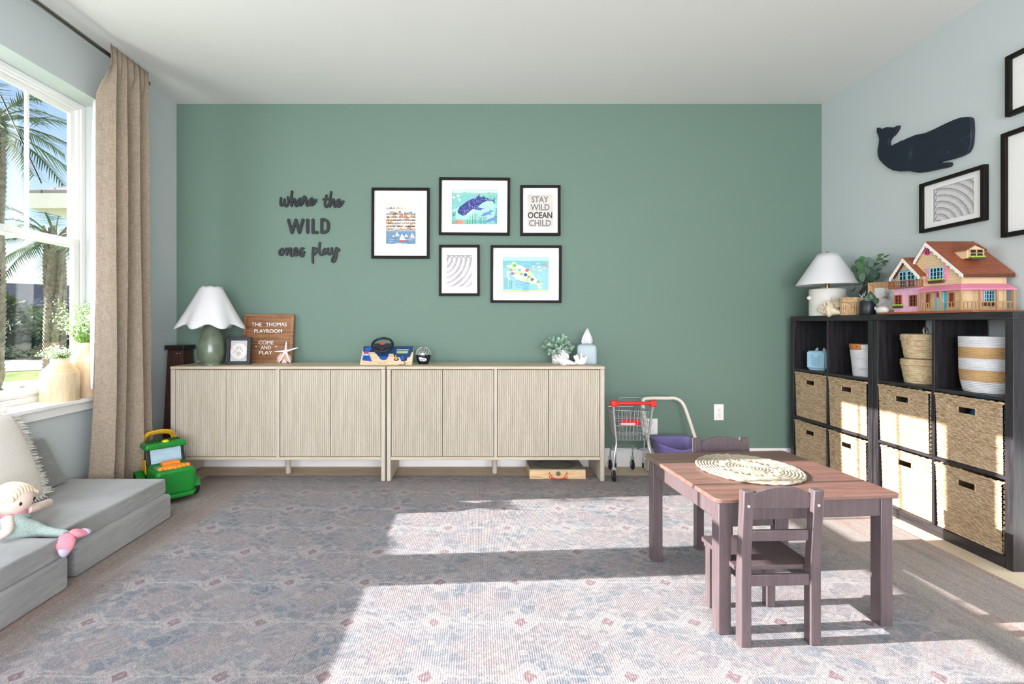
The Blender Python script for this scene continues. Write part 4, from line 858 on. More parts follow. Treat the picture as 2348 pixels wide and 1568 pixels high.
kx, kz = dq(1195, 1065); MB().lathe([(.009, 0), (.009, .004), (.0045, .006), (.0045, .04), (.001, .041)], 14, mtx=DT @ Matrix.Translation((kx, -.003, kz)) @ Matrix.Rotation(R(90), 4, 'X')).build('gear_stick', M('#e0aa4a', .4, var=0), t)
ph = slab('phone', dpoly([(1335, 985), (1425, 985), (1425, 1095), (1335, 1095)]), .0013, .01, BLUEP, bev=.002)
MB().tube(smooth_path([tuple(DT @ Vector((dq(1390, 1095)[0], -.004, dq(1390, 1095)[1]))), tuple(DT @ Vector((dq(1450, 1180)[0], -.006, dq(1450, 1180)[1]))), (dq(1440, 1225)[0], -.012, .003), (dq(1280, 1225)[0], -.018, .003)], 6), .002, 6).build('phone_cord', BLKP, t)
wx, wz = dq(820, 760); WM = DT @ Matrix.Translation((wx, -.045, wz)) @ Matrix.Rotation(R(88), 4, 'X')
MB().tube([WM @ Vector((.073 * math.cos(2 * PI * k / 40), .063 * math.sin(2 * PI * k / 40), 0)) for k in range(40)], .0085, 10, closed=True).build('steering_wheel', BLKP, t, 60)
m = MB(); m.prism([(-.066, .012), (.066, .012), (.055, -.016), (.02, -.026), (.012, -.058), (-.012, -.058), (-.02, -.026), (-.055, -.016)], -.004, .004, 'z', WM); m.build('wheel_spokes', M('#20242c', .4, var=0), t, bevel=.002)
MB().prism([(-.016, -.004), (.016, -.004), (.018, .008), (.012, .013), (-.012, .013), (-.018, .008)], .0042, .009, 'z', WM).build('horn_button', M('#d8362f', .4, var=0), t, bevel=.002)
MB().lathe([(.012, -.001), (.012, .05)], 16, mtx=DT @ Matrix.Translation((wx, 0, wz)) @ Matrix.Rotation(R(90), 4, 'X')).build('steering_column', BLKP, t)
MB().tube([WM @ Vector((-.03, -.02, -.02)), WM @ Vector((-.085, -.045, -.02))], .007, 8).build('indicator_lever', BLKP, t)
me = text_data('maker_print', 'Melissa & Doug', .06, .007, .0004, M('#4a3d33', .6, var=0)); me.transform(DT @ Matrix.Translation((dq(760, 1170)[0], -.0003, dq(760, 1170)[1])) @ Matrix.Rotation(R(90), 4, 'X')); obj('maker_print', me, t)
# ---- dome topped black bowl
t = thing('domed_bowl', 'black bowl with a clear faceted dome beside the toy dashboard', 'bowl', (at(970.7, 833, 3.55).x, 3.55, ZS))
MB().lathe([(.034, 0), (.036, .002), (.047, .03), (.0535, .062), (.0535, .066)], 36).build('bowl', BLKP, t, 50)
m = MB(); m.lathe([(.053, .0665), (.052, .08), (.045, .097), (.032, .111), (.016, .119), (.001, .121)], 14, mod=lambda a, k, z: 1); DOME = glassy('clear_plastic', .22, '#d5dad7', .05); m.build('clear_dome', DOME, t, 0)
m = MB()
for k in range(14):
    for sg in (1, -1): m.tube([(.0535 * math.cos(a) * q, .0535 * math.sin(a) * q, z) for a, q, z in [((k / 14 + sg * j * .035) * 2 * PI, q, z) for j, (q, z) in enumerate(((1, .067), (.975, .081), (.845, .098), (.605, .112), (.31, .1195)))]], .0008, 4)
m.build('facet_lines', M('#dfe4e2', .2, var=0), t)
m = MB(); m.ball((-.012, -.047, .044), (.017, .006, .008), 14, 8).ball((.008, -.0465, .034), (.021, .008, .0125), 14, 8).ball((-.008, -.0475, .033), (.014, .0065, .01), 12, 8); lb = m.build('name_label', M('#eceef0', .6, var=0), t)
me = text_data('label_print', 'BOYS', .03, .0105, .0006, M('#27467d', .6, var=0), .03); me.transform(Matrix.Translation((.005, -.0545, .034)) @ Matrix.Rotation(R(90), 4, 'X')); obj('label_print', me, lb)
# ---- potted greenery
def leaf_mesh(mb, p, d, n_, L, W, cup=.2):
    d = d.normalized(); sd = d.cross(n_).normalized(); nn = sd.cross(d)
    q = [p, p + d * L * .35 + sd * W, p + d * L * .75 + sd * W * .8, p + d * L, p + d * L * .75 - sd * W * .8, p + d * L * .35 - sd * W, p + d * L * .5 - nn * W * cup]
    mb.add(q, [(0, 1, 6), (1, 2, 6), (2, 3, 6), (3, 4, 6), (4, 5, 6), (5, 0, 6)])
LEAFG = M('#9db8a4', .6, var=.28, vs=40); LEAFD = M('#45614f', .55, var=.3, vs=30); STEMG = M('#6b7a58', .7, var=.1)
t = thing('potted_plant', 'small frosted green plant in a white pot on the sideboard', 'plant', (at(1282.5, 833, 3.6).x, 3.6, ZS))
MB().lathe([(.05, 0), (.053, .002), (.057, .1), (.054, .1), (.05, .085), (.001, .085)], 30).build('pot', M('#dfdce0', .6, var=.06, bump=.3, bs=90), t, 50)
m, ms = MB(), MB(); rnd = random.Random(11)
for i in range(64):
    a = rnd.random() * 2 * PI; el = R(rnd.uniform(-12, 80)); L = .06 + .055 * rnd.random(); d = Vector((math.cos(a) * math.cos(el), math.sin(a) * math.cos(el) * .75, math.sin(el)))
    p0 = Vector((.02 * math.cos(a), .02 * math.sin(a), .088)); p1 = p0 + d * L; ms.tube([p0, p0.lerp(p1, .5) + Vector((0, 0, .01)), p1], .0012, 4)
    for k in range(11):
        q = p0.lerp(p1, .3 + .7 * k / 10); dd = Vector((rnd.uniform(-1, 1), rnd.uniform(-1, 1), rnd.uniform(-.6, 1))); leaf_mesh(m, q, dd + d * .4, Vector((rnd.uniform(-1, 1), rnd.uniform(-1, 1), 1)), .021 + .010 * rnd.random(), .0115)
ms.build('stems', STEMG, t, kind='stuff'); m.build('leaves', LEAFG, t, 0, kind='stuff')
# ---- white spiny conch shell (used twice with its own colours)
def conch(name, label, loc, rz, sc_, mat1, flip=1):
    t = thing(name, label, 'shell', loc, rz); m = MB(); turns, n, seg = 4.2, 120, 14; rnd = random.Random(3)
    pts, rr = [], []
    for i in range(n + 1):
        f = i / n; a = f * turns * 2 * PI; r = .004 + .034 * f ** 1.6; pts.append(Vector((flip * (-.075 + .095 * f ** .8), r * math.cos(a) * .8, .036 + r * math.sin(a) * .8))); rr.append(.005 + .026 * f ** 1.3)
    m.tube([p * sc_ for p in pts], [r * sc_ for r in rr], seg); sp = m.build('whorls', mat1, t, 70)
    m = MB()
    for i in range(26):
        f = .25 + .75 * i / 25; p = pts[int(f * n)]; a = f * turns * 2 * PI; d = Vector((flip * -.25, math.cos(a) * .9, math.sin(a) * .9)); L = .012 + .024 * f
        if p.z + d.z * (rr[int(f * n)] + L) < .004: continue
        b = p + d * rr[int(f * n)] * .7; m.tube([b * sc_, (b + d * L * .6) * sc_, (b + d * L + Vector((flip * -.004, 0, .004))) * sc_], [.0085 * sc_, .0055 * sc_, .001 * sc_], 7)
    m.build('spines', mat1, t, 70)
    m = MB(); m.grid(lambda u, v: Vector((flip * (.0 + .085 * u), -.030 - .018 * math.sin(PI * v) * (1 - .3 * u), .004 + (.06 * (1 - .75 * u)) * v)) * sc_, 12, 8); m.build('flared_lip', mat1, t, 70, solid=.005 * sc_)
    m = MB(); m.tube([Vector((flip * x, -.012, z)) * sc_ for x, z in ((.02, .03), (.05, .022), (.08, .014), (.105, .009))], [.022 * sc_, .017 * sc_, .011 * sc_, .006 * sc_], 12); m.build('canal', mat1, t, 70)
    return t
conch('conch_shell', 'white spiny conch shell in front of the potted plant', (at(1291, 836, 3.47).x - .003, 3.465, ZS), 0, .92, M('#eae6e2', .55, var=.1, vs=40, bump=.5, bs=60))
# ---- pearl ceramic ornament
PEARL = M('#eae6e0', .12, var=.08, vs=60, Coat_Weight=.8)
t = thing('ceramic_ornament', 'small pearl white pronged ceramic ornament in front of the tissue box', 'ornament', (at(1331, 836, 3.455).x, 3.455, ZS)); rnd = random.Random(9)
m = MB(); m.ball((0, 0, .021), (.042, .022, .022), 20, 12); m.ball((-.028, -.002, .05), (.02, .016, .018), 16, 10); m.ball((-.04, -.008, .058), (.012, .01, .011), 12, 8); m.ball((.02, 0, .035), (.026, .018, .02), 16, 10); m.build('body', PEARL, t, 80)
for pts in (((.002, 0, .03), (.006, 0, .062), (.010, 0, .082)), ((.032, 0, .03), (.041, 0, .05), (.036, 0, .062)), ((-.03, 0, .05), (-.026, 0, .066), (-.022, 0, .070))): MB().tube(smooth_path(pts, 4), [.008] * 9, 10).build('prong', PEARL, t, 80, sub=1)
m = MB()
for k in range(28): a, b = rnd.uniform(0, 2 * PI), rnd.uniform(.1, 1.2); m.ball((.041 * math.cos(a) * math.cos(b), .022 * math.sin(a) * math.cos(b), .021 + .021 * math.sin(b)), .0035, 6, 4)
m.build('beads', PEARL, t, 80, kind='stuff')
# ---- tissue box cover
t = thing('tissue_box', 'pale blue rounded tissue box with a white tissue', 'tissue box', (at(1346, 834, 3.56).x, 3.565, ZS), -12)
def tb(u, v):
    a = u * 2 * PI; c, s_ = math.cos(a), math.sin(a); q = (abs(c) ** 6 + abs(s_) ** 6) ** (-1 / 6)
    prof = [(.90, 0), (.97, .004), (1, .014), (1, .108), (.985, .120), (.94, .130), (.85, .1375), (.6, .1415), (.3, .1425)]; k = min(7, int(v * 8)); f = v * 8 - k
    r = .070 * (prof[k][0] * (1 - f) + prof[k + 1][0] * f); return (r * c * q, r * s_ * q * .95, prof[k][1] * (1 - f) + prof[k + 1][1] * f)
MB().grid(tb, 64, 32).build('cover', M('#a9b8bd', .45, var=.02), t, 50)
MB().lathe([(.03, .1412), (.034, .1425), (.03, .1435)], 24).build('opening_ring', M('#9fb0b6', .5, var=0), t)
TIS = shade_translucent('tissue_paper', '#f3f2f3')
def tis(u, v):
    w = [.026, .034, .040, .036, .026, .016, .005][min(6, int(v * 6))]; w2 = [.026, .034, .040, .036, .026, .016, .005][min(6, int(v * 6) + 1)]; f = v * 6 - int(v * 6); w = w + (w2 - w) * f
    a = u * 2 - 1; return (a * w + .004 * v, .012 * math.sin(u * 14) * (1 - v * .7) + .006 * math.sin(v * 9 + u * 4), .1425 + .112 * v - .03 * a * a * (1 - v) * (v > .1))
MB().grid(tis, 28, 18).build('tissue', TIS, t, 50, solid=.0006)

# ================================================================== THINGS ON THE CUBE SHELVES
t = thing('table_lamp', 'white cone shade lamp on a white cylinder base in the corner', 'lamp', (2.410, 3.407, SH)); SPK = M('#dcd8d0', .7, var=.04, bump=.3, bs=300)
MB().lathe([(.103, 0), (.107, .004), (.107, .178), (.104, .184), (.097, .187), (.001, .189)], 40).build('lamp_base', SPK, t, 40)
for k in (-1, 1): MB().ball((k * .112, k * -.02, .125), .0145, 16, 10).build('knob', SPK, t, 80)
MB().lathe([(.0125, .1892), (.0125, .245), (.006, .246), (.006, .43)], 16).build('lamp_stem', BRASS, t)
m = MB(); m.grid(lambda u, v: ((.187 - .13 * v) * math.cos(2 * PI * u), (.187 - .13 * v) * math.sin(2 * PI * u), .212 + .213 * v), 64, 8); m.grid(lambda u, v: ((.057 - .025 * v) * math.cos(2 * PI * u), (.057 - .025 * v) * math.sin(2 * PI * u), .425 + .006 * math.sin(v * PI / 2)), 64, 3); m.build('lamp_shade', SHADE, t, 60, solid=.003)
MB().lathe([(.008, .4305), (.009, .436), (.004, .442), (.001, .444)], 12).build('finial', BRASS, t)
conch('conch_shell', 'beige spiny conch shell in front of the white lamp', (2.336, 3.278, SH), -58, 1.08, M('#dcccb2', .55, var=.18, vs=40, bump=.5, bs=60))
# ---- small wicker basket with lid
WICK = seagrass('wicker', '#8c6a48', '#c4a27a', '#dcc2a0')
t = thing('wicker_basket', 'small round wicker basket with a lid beside the conch shell', 'basket', (2.385, 3.155, SH)); m = MB()
m.grid(lambda u, v: tuple(((.056 + .003 * v + .0025 * math.cos(28 * 2 * PI * u) + .0012 * math.sin(v * 70 + (14 * 2 * PI * u))) * q for q in (math.cos(2 * PI * u), math.sin(2 * PI * u)))) + (.001 + .08 * v,), 168, 24); m.lathe([(.056, .001), (.001, .0012)], 28, cap=False); m.build('body', WICK, t, 70)
m = MB()
for z, r in ((.086, .061), (.094, .0625), (.102, .062), (.108, .058)): m.tube([((r) * math.cos(2 * PI * k / 60), r * math.sin(2 * PI * k / 60), z + .001 * math.sin(k * 2.1)) for k in range(60)], [.0052 + .001 * math.sin(k * 1.8) for k in range(60)], 6, closed=True)
m.lathe([(.058, .106), (.001, .109)], 28, cap=False); m.build('lid', WICK, t, 70)
# ---- eucalyptus in dark vases: each round leaf its own piece
DVASE = M('#20232a', .38, var=.15, vs=30, bump=.2, bs=30)
def oval_leaf(): 
    m = MB(); n = 12; pts = [(.0, 0, 0)] + [(.5 + .5 * math.cos(PI - 2 * PI * k / n) , .42 * math.sin(2 * PI * k / n), .06 * math.cos(4 * PI * k / n)) for k in range(n)]
    m.add([(.5, 0, -.05)] + pts[1:], [(0, 1 + k, 1 + (k + 1) % n) for k in range(n)]); return m
LEAFME = [oval_leaf().data('leaf', LEAFD, 60), oval_leaf().data('leaf', M('#6b8577', .6, var=.15), 60), oval_leaf().data('leaf', M('#527a4c', .5, var=.2), 60)]
def put_leaf(par, p, d, up, s_, k=0):
    d = Vector(d).normalized(); y = Vector(up).cross(d).normalized(); z = d.cross(y); mt = Matrix((d, y, z)).transposed().to_4x4(); o = obj('leaf', LEAFME[k], par); o.matrix_local = Matrix.Translation(p) @ mt @ Matrix.Scale(s_, 4)
t = thing('eucalyptus_vase', 'tall dark vase of round leaved eucalyptus behind the wicker basket', 'plant', (2.50, 3.185, SH))
MB().lathe([(.034, 0), (.037, .003), (.040, .05), (.040, .12), (.036, .15), (.022, .172), (.014, .185), (.013, .205), (.016, .212), (.012, .212), (.011, .19)], 28).build('vase', DVASE, t, 60)
rnd = random.Random(21); m = MB()
def lpx(x, y, dX=0): # point seen at pixel, on the vertical plane of the vase
    q = atX(x, y, 2.50 + dX); return q - Vector((2.50, 3.185, SH))
stems_ = [[(1979, 648), (1975, 630), (1968, 615), (1962, 606)], [(1979, 648), (1985, 620), (1989, 597)], [(1979, 648), (1993, 630), (2003, 606), (2012, 597)], [(1979, 648), (2008, 624), (2018, 605), (2030, 586)], [(1979, 648), (1970, 640), (1958, 632)], [(1979, 650), (1968, 655), (1958, 664)]]
for sp in stems_:
    pts = [lpx(x, y) for x, y in sp]; m.tube(smooth_path(pts, 4), .0016, 5)
m.build('stems', STEMG, t, 60)
for x, y, s_, k in ((1977, 600, .055, 2), (1990, 597, .055, 1), (2001, 604, .05, 1), (1972, 612, .05, 2), (1985, 610, .055, 1), (1997, 614, .055, 1), (1962, 620, .055, 2), (1956, 616, .05, 0), (1975, 624, .055, 2), (1990, 624, .06, 1), (2003, 624, .055, 0), (1966, 630, .05, 0), (1980, 636, .06, 1), (1995, 636, .055, 0), (1972, 642, .055, 2), (1985, 644, .05, 0), (1998, 646, .05, 0), (2005, 630, .05, 0), (1964, 641, .05, 2), (1960, 628, .05, 1), (1982, 618, .05, 1), (1968, 604, .04, 0), (1992, 606, .05, 1), (1978, 610, .05, 2)):
    a = rnd.uniform(0, 2 * PI); p = lpx(x, y, rnd.uniform(-.04, .03)); d = Vector((rnd.uniform(-.4, .4), math.cos(a), math.sin(a))); put_leaf(t, p - d * s_ * .5 * .8, d, Vector((-1, -.5 + rnd.uniform(-.3, .3), rnd.uniform(-.3, .3))), s_ * 1.15, k)
for x, y, dx, dz, k in ((2028, 588, 1, .1, 0), (2026, 586, -1, .3, 2), (2022, 597, -1, .5, 2), (2024, 598, 1, -.4, 0), (2016, 606, -1, .2, 0), (2019, 607, 1, -.2, 1), (2010, 618, 1, -.05, 0), (2006, 628, 1, -.2, 0), (1962, 656, -.6, -.8, 0), (1960, 664, -1, -.1, 1)): put_leaf(t, lpx(x, y), Vector((0, -dx, dz)), Vector((-.6, -.2, .8)), .042, k)
t = thing('eucalyptus_pot', 'small dark pot with a few eucalyptus leaves before the photo frame', 'plant', (2.362, 2.995, SH))
MB().lathe([(.038, 0), (.040, .003), (.041, .08), (.038, .083), (.035, .08), (.034, .07), (.001, .07)], 28).build('pot', DVASE, t, 60)
m = MB(); q0 = Vector((0, 0, .07))
def lp2(x, y): q = atX(x, y, 2.362); return q - Vector((2.362, 2.995, SH))
for x, y in ((1995, 672), (2006, 684), (1988, 690)): m.tube([q0, q0.lerp(lp2(x, y), .5) + Vector((0, 0, .008)), lp2(x, y)], .0013, 5)
sprig = M('#c9cfc8', .5, var=.05)
m.build('stems', STEMG, t)
for x, y, s_, k in ((1996, 675, .05, 0), (1989, 684, .05, 1), (2003, 684, .055, 0), (1993, 690, .055, 1), (2010, 690, .05, 0), (1999, 680, .04, 1)): a = rnd.uniform(0, 6.28); d = Vector((0, math.cos(a), math.sin(a))); put_leaf(t, lp2(x, y) - d * s_ * .4, d, Vector((-1, -.4, .3)), s_ * .85, k)
for a, b in (((1978, 683), (1969, 674)), ((1985, 684), (1973, 688)), ((1981, 678), (1985, 668)), ((1976, 681), (1980, 672))): MB().tube([lp2(*a), lp2(*b)], [.0025, .0012], 5).build('twig', sprig, t)
# ---- wooden photo frame leaning by the dollhouse
OAKF = wood('#a87f52', '#caa376', (1, 1, 10), 16, .5, .1)
t = thing('photo_frame', 'light wooden photo frame with a pale photograph beside the dollhouse', 'photo frame', (2.465, 2.985, SH), -40)
TL = Matrix.Rotation(R(-10), 4, 'X'); w_, h_, f_ = .175, .205, .032
for j in (-1, 1):
    MB().prism([(-w_ / 2, h_ / 2 + j * h_ / 2), (w_ / 2, h_ / 2 + j * h_ / 2), (w_ / 2 - f_, h_ / 2 + j * (h_ / 2 - f_)), (-w_ / 2 + f_, h_ / 2 + j * (h_ / 2 - f_))], 0, .014, 'y', TL).build('frame_rail', OAKF, t, bevel=.002)
    MB().prism([(j * w_ / 2, 0), (j * w_ / 2, h_), (j * (w_ / 2 - f_), h_ - f_), (j * (w_ / 2 - f_), f_)], 0, .014, 'y', TL).build('frame_rail', OAKF, t, bevel=.002)
gp = Graph('blurred_photo'); v = gp.coord(); n = gp.noise(v, 14, 3); PH = gp.done(gp.ramp(n, [(.30, '#59616b'), (.38, '#b3aeab'), (.48, '#e6e3e1'), (.68, '#cdbcae')]), .25)
MB().box(-w_ / 2 + .03, w_ / 2 - .03, .008, .012, .03, h_ - .03, TL).build('photograph', PH, t)
t = thing('white_figurine', 'small smooth white figurine at the far end of the dollhouse', 'figurine', (2.352, 2.872, SH), 0)
MB().ball((0, 0, .024), (.022, .042, .0245), 20, 12).build('body', CERW, t, 80); MB().tube([(0, .03, .03), (0, .05, .036), (0, .056, .046)], [.012, .008, .003], 8).build('tail', CERW, t, 80)
# ---- in the cubes
t = thing('audio_box', 'pale blue padded audio box with two small ears', 'speaker', (2.412, 3.475, SHZ[1] + .0078), 28); BLUEF = M('#9cc6da', .6, var=.03, bump=.2, bs=300)
bmh = bmesh.new(); bmesh.ops.create_cube(bmh, size=.126); bmesh.ops.translate(bmh, vec=(0, 0, .071), verts=bmh.verts); bmesh.ops.bevel(bmh, geom=bmh.edges[:], offset=.009, segments=3, affect='EDGES')
me = bpy.data.meshes.new('body'); bmh.to_mesh(me); bmh.free(); me.materials.append(BLUEF); me.shade_smooth(); me.set_sharp_from_angle(angle=R(50)); obj('body', me, t)
MB().box(-.05, .05, -.05, .05, 0, .0078).build('base_plate', M('#b9d2dd', .5, var=0), t, bevel=.003)
for k in (-1, 1): MB().prism([(-.013, 0), (.013, 0), (k * -.006, .026)], -.009, .009, 'x', Matrix.Translation((0, k * .026, .134))).build('ear', M('#a9b4ba', .5, var=0), t, bevel=.004)
m = MB(); DOT = M('#3f6f86', .7, var=0)
for i in range(12):
    for j in range(14):
        y, z = (i - 5.5) * .0062, .034 + j * .0062; inside = (abs(y) < .03 and z < .085 and (y / .036) ** 2 + ((z - .07) / .04) ** 2 < 1) or (z >= .085 and abs(abs(y) - .026) < .115 - z)
        if inside: m.box(-.0636, -.0629, y - .0016, y + .0016, z - .0012, z + .0012)
m.build('speaker_holes', DOT, t, 0, kind='stuff')
ROPEW = Graph('white_rope'); v = ROPEW.coord(); x, y, z = ROPEW.xyz(v); n = ROPEW.noise(v, 120, 2); ROPEW.bump((z * (2 * PI / .0075)).sin() + n * .8, .5, .004); ROPE = ROPEW.done(ROPEW.mix(n, C('#cfd1d8'), C('#eceaea')), .9, 0, .1)
def rope_bin(t, prof, colors, H, sq=.8, rowh=.0085):
    rows_ = int(H / rowh)
    for k, (z0, z1, mt) in enumerate(colors):
        m = MB()
        def f(u, v, z0=z0, z1=z1):
            z = z0 + (z1 - z0) * v; a = u * 2 * PI; r = prof(z / H); c, s_ = math.cos(a), math.sin(a); q = (abs(c) ** 4 + abs(s_) ** 4) ** -.25 * (1 - sq) + sq
            fr = (z / rowh) % 1; r += .0022 * math.sin(PI * fr) + .0006 * math.sin(a * 90 + z * 900); return (r * q * c, r * q * s_, z)
        m.grid(f, 96, max(4, int((z1 - z0) / rowh * 4))); m.build('rope_band', mt, t, 80)
    m = MB(); m.lathe([(prof(0) - .002, .001), (.001, .0012)], 40, cap=False); m.lathe([(prof(1) - .001, H), (prof(1) - .008, H - .002), (prof(0) - .006, .012), (.001, .012)], 40, cap=False); m.build('inner_wall', ROPE, t, 60)
t = thing('rope_basket', 'white rope basket with a tan leather handle in the top row', 'basket', (2.432, 3.065, SHZ[1] + .0078))
rope_bin(t, lambda q: .082 + .018 * q, [(0, .195, ROPE)], .195, .9)
TAN = M('#b9783f', .5, var=.08); MB().grid(lambda u, v: (-.1035 + .014 * ((u - .5) * 2) ** 2, (u - .5) * .09, .165 + .036 * v), 10, 3).build('leather_handle', TAN, t, 60, solid=.005)
for k in (-1, 1): MB().lathe([(.004, 0), (.003, .003)], 10, mtx=Matrix.Translation((-.104, k * .03, .183)) @ Matrix.Rotation(R(-90), 4, 'Y')).build('rivet', M('#6b4a2c', .5, var=0), t)
ROPET = Graph('tan_rope'); v = ROPET.coord(); x, y, z = ROPET.xyz(v); n = ROPET.noise(v, 120, 2); ROPET.bump((z * (2 * PI / .0075)).sin() + n * .8, .5, .004); ROPETAN = ROPET.done(ROPET.mix(n, C('#b58e5c'), C('#d3b184')), .9, 0, .1)
t = thing('rope_basket', 'large white and tan striped rope basket in the top row', 'basket', (2.444, 2.342, SHZ[1] + .0078))
rope_bin(t, lambda q: .098 + .018 * min(1, q * 3) ** .5 + .004 * q, [(0, .055, ROPE), (.055, .108, ROPETAN), (.108, .162, ROPE), (.162, .215, ROPETAN), (.215, .265, ROPE)], .265, .97)
for k, (z0, lab) in enumerate(((0, 'round seagrass basket with lid, lower of the stacked pair'), (.136, 'round seagrass basket with looped lid, upper of the stacked pair'))):
    t = thing('lidded_basket', lab, 'basket', (2.437, 2.690, SHZ[1] + .0078 + z0), k * 40, 'stacked seagrass baskets'); STRAW = seagrass('straw', '#8f7450', '#c3aa85', '#dccaaa')
    m = MB(); m.grid(lambda u, v: tuple((.086 + .016 * v + .003 * math.sin(PI * ((v * 9) % 1)) + .002 * noise.noise(Vector((u * 40, v * 14, k)))) * q for q in (math.cos(2 * PI * u), math.sin(2 * PI * u))) + (.001 + .098 * v,), 90, 40); m.lathe([(.086, .001), (.001, .0012)], 30, cap=False); m.build('body', STRAW, t, 80)
    m = MB(); m.grid(lambda u, v: tuple((.1045 + .003 * math.sin(PI * ((v * 3) % 1)) + .002 * noise.noise(Vector((u * 40, v * 14, 9)))) * q for q in (math.cos(2 * PI * u), math.sin(2 * PI * u))) + (.1 + .03 * v,), 90, 12)
    m.grid(lambda u, v: tuple((.1045 - .103 * v) * q for q in (math.cos(2 * PI * u), math.sin(2 * PI * u))) + (.13 + .004 * abs(math.sin(v * 22)) + .0 * v,), 60, 40); m.build('lid', STRAW, t, 80)
    if k: MB().tube(smooth_path([(-.03, 0, .13), (-.03, .004, .155), (0, 0, .168), (.03, -.004, .152), (.03, 0, .13)], 6), .0045, 7).build('lid_loop', M('#d9cdb8', .8, var=.1), t, 60)
# ---- toys showing at the basket openings
def toy_bag(label, r, c, colr, colr2, sc_, off, name='toy_bag'):
    b = baskets[(r, c)].location; t = thing(name, label, 'toy', (b.x + .115, b.y + off[0], b.z + .012)); rnd = random.Random(r * 7 + c); H = .29 + off[1]
    def f(u, v):
        a = u * 2 * PI; q = math.sin(PI * min(.999, max(.001, v))) ** .45; w = 1 + .1 * noise.noise(Vector((math.cos(a) * 2, math.sin(a) * 2, v * 5 + c * 3))); return (.075 * q * w * math.cos(a), .11 * sc_ * q * w * math.sin(a), H * v)
    MB().grid(f, 36, 20).build('bag', M(colr, .5, var=.1, vs=20), t, 70)
    MB().tube(smooth_path([(-.03, -.06 * sc_, H * .9), (-.05, -.03 * sc_, H * 1.03), (-.05, .03 * sc_, H * 1.03), (-.03, .06 * sc_, H * .9)], 6), .007, 8).build('strap', M(colr2, .5, var=.05), t, 60); return t
toy_bag('blue and lime toy bag sticking out of a middle row basket', 1, 2, '#2f8fd0', '#8fc63d', .9, (0, .012))
toy_bag('teal toy bag showing above the middle row basket nearest the camera', 1, 3, '#1c86b0', '#145f86', 1.1, (-.01, .006))
toy_bag('purple toy seen through the handle hole of the farthest middle basket', 1, 0, '#6a3fa8', '#8d56c4', .8, (.0, -.005))
# ================================================================== DOLLHOUSE on the near shelf (gable front faces the room, long side faces the camera)
DHO = Vector((2.33, 2.55, SH))
t = thing('dollhouse', 'plastic toy dollhouse with brown roof and pink porch on the dark shelf', 'dollhouse', DHO)
CREAM = M('#dcc19a', .5, var=.03); CREAM2 = M('#d2b48a', .5, var=.03); PINK = M('#e58aa6', .45, var=.03); PINKW = M('#eab6cf', .5, var=.08, vs=40); BROWN = M('#9a5636', .5, var=.06); TURQ = M('#45b4cf', .4, var=.03); LBLUE = M('#8fcfe2', .4, var=.03); DARKIN = M('#241c1a', .8, var=0); WHT = M('#efeae4', .5, var=.02); LIME = M('#93c84a', .5, var=.2, vs=200); HOT = M('#d8498a', .45, var=.02); TANP = M('#b48f62', .5, var=.05); DKBR = M('#5f3524', .55, var=.06)
gr = Graph('toy_shingles'); v = gr.coord(); x, y, z = gr.xyz(v); br = gr.node('ShaderNodeTexBrick'); br.inputs['Scale'].default_value = 1
gr.put(br.inputs['Vector'], gr.vec(x, z, 0)); br.inputs['Color1'].default_value = C('#9c5738'); br.inputs['Color2'].default_value = C('#8d4c30'); br.inputs['Mortar'].default_value = C('#5a2c1b'); br.inputs['Brick Width'].default_value = .026; br.inputs['Row Height'].default_value = .0085; br.inputs['Mortar Size'].default_value = .0007
bs_ = S(gr, br.outputs[0]); gr.bump(S(gr, br.outputs[1]) * -1, .4, .002); SHING = gr.done(bs_, .5)
def rel(p): return Vector(p) - DHO
def fx(x, y, X): q = rel(atX(x, y, X)); return (q.y, q.z)          # a point of the room-facing front
def fy(x, y, Y): q = rel(at(x, y, Y)); return (q.x, q.z)           # a point of the camera-facing side
FXX, SY = 2.352, 2.405                                             # front wall plane X, side wall plane Y
f0, s0 = FXX - DHO.x, SY - DHO.y
MB().box(-.035, .252, -.262, .285, 0, .010).build('base_tray', BROWN, t, bevel=.003)
D1 = .236                                                          # back of the house against the wall
gy = [fx(2196, 655, FXX)[0], fx(2086, 655, FXX)[0]]; yr, yl = s0, gy[1]; eave = fy(2196, 628, SY)[1]; pk = fx(2127, 552, FXX); 
MB().prism([(yr, .010), (yl, .010), (yl, .205), (pk[0], pk[1] - .012), (yr, eave)], f0, D1, 'x').build('house_wall', CREAM, t)
# lapped siding boards on both visible faces
m = MB(); 
for k in range(26):
    z0 = .012 + k * .0138; hw_l = yl if z0 < .2 else yl + (pk[0] - yl) * (z0 - .205) / (pk[1] - .217); hw_r = yr if z0 < eave - .012 else yr + (pk[0] - yr) * (z0 - eave + .012) / (pk[1] - .012 - eave + .012)
    if hw_l - hw_r > .02 and z0 < pk[1] - .03: m.prism([(f0, z0), (f0 - .003, z0), (f0, z0 + .0132)], hw_r + .003, hw_l - .003, 'y')
    if z0 + .014 < eave: m.prism([(s0, z0), (s0 - .003, z0), (s0, z0 + .0132)], f0 + .012, D1 - .01, 'x')
m.build('siding_boards', CREAM, t, 0, kind='stuff')
for xx, yy in ((f0 - .002, s0 - .004), (D1 - .012, s0 - .004)): MB().box(xx, xx + .014, yy, yy + .012, .010, eave).build('corner_board', CREAM2, t)
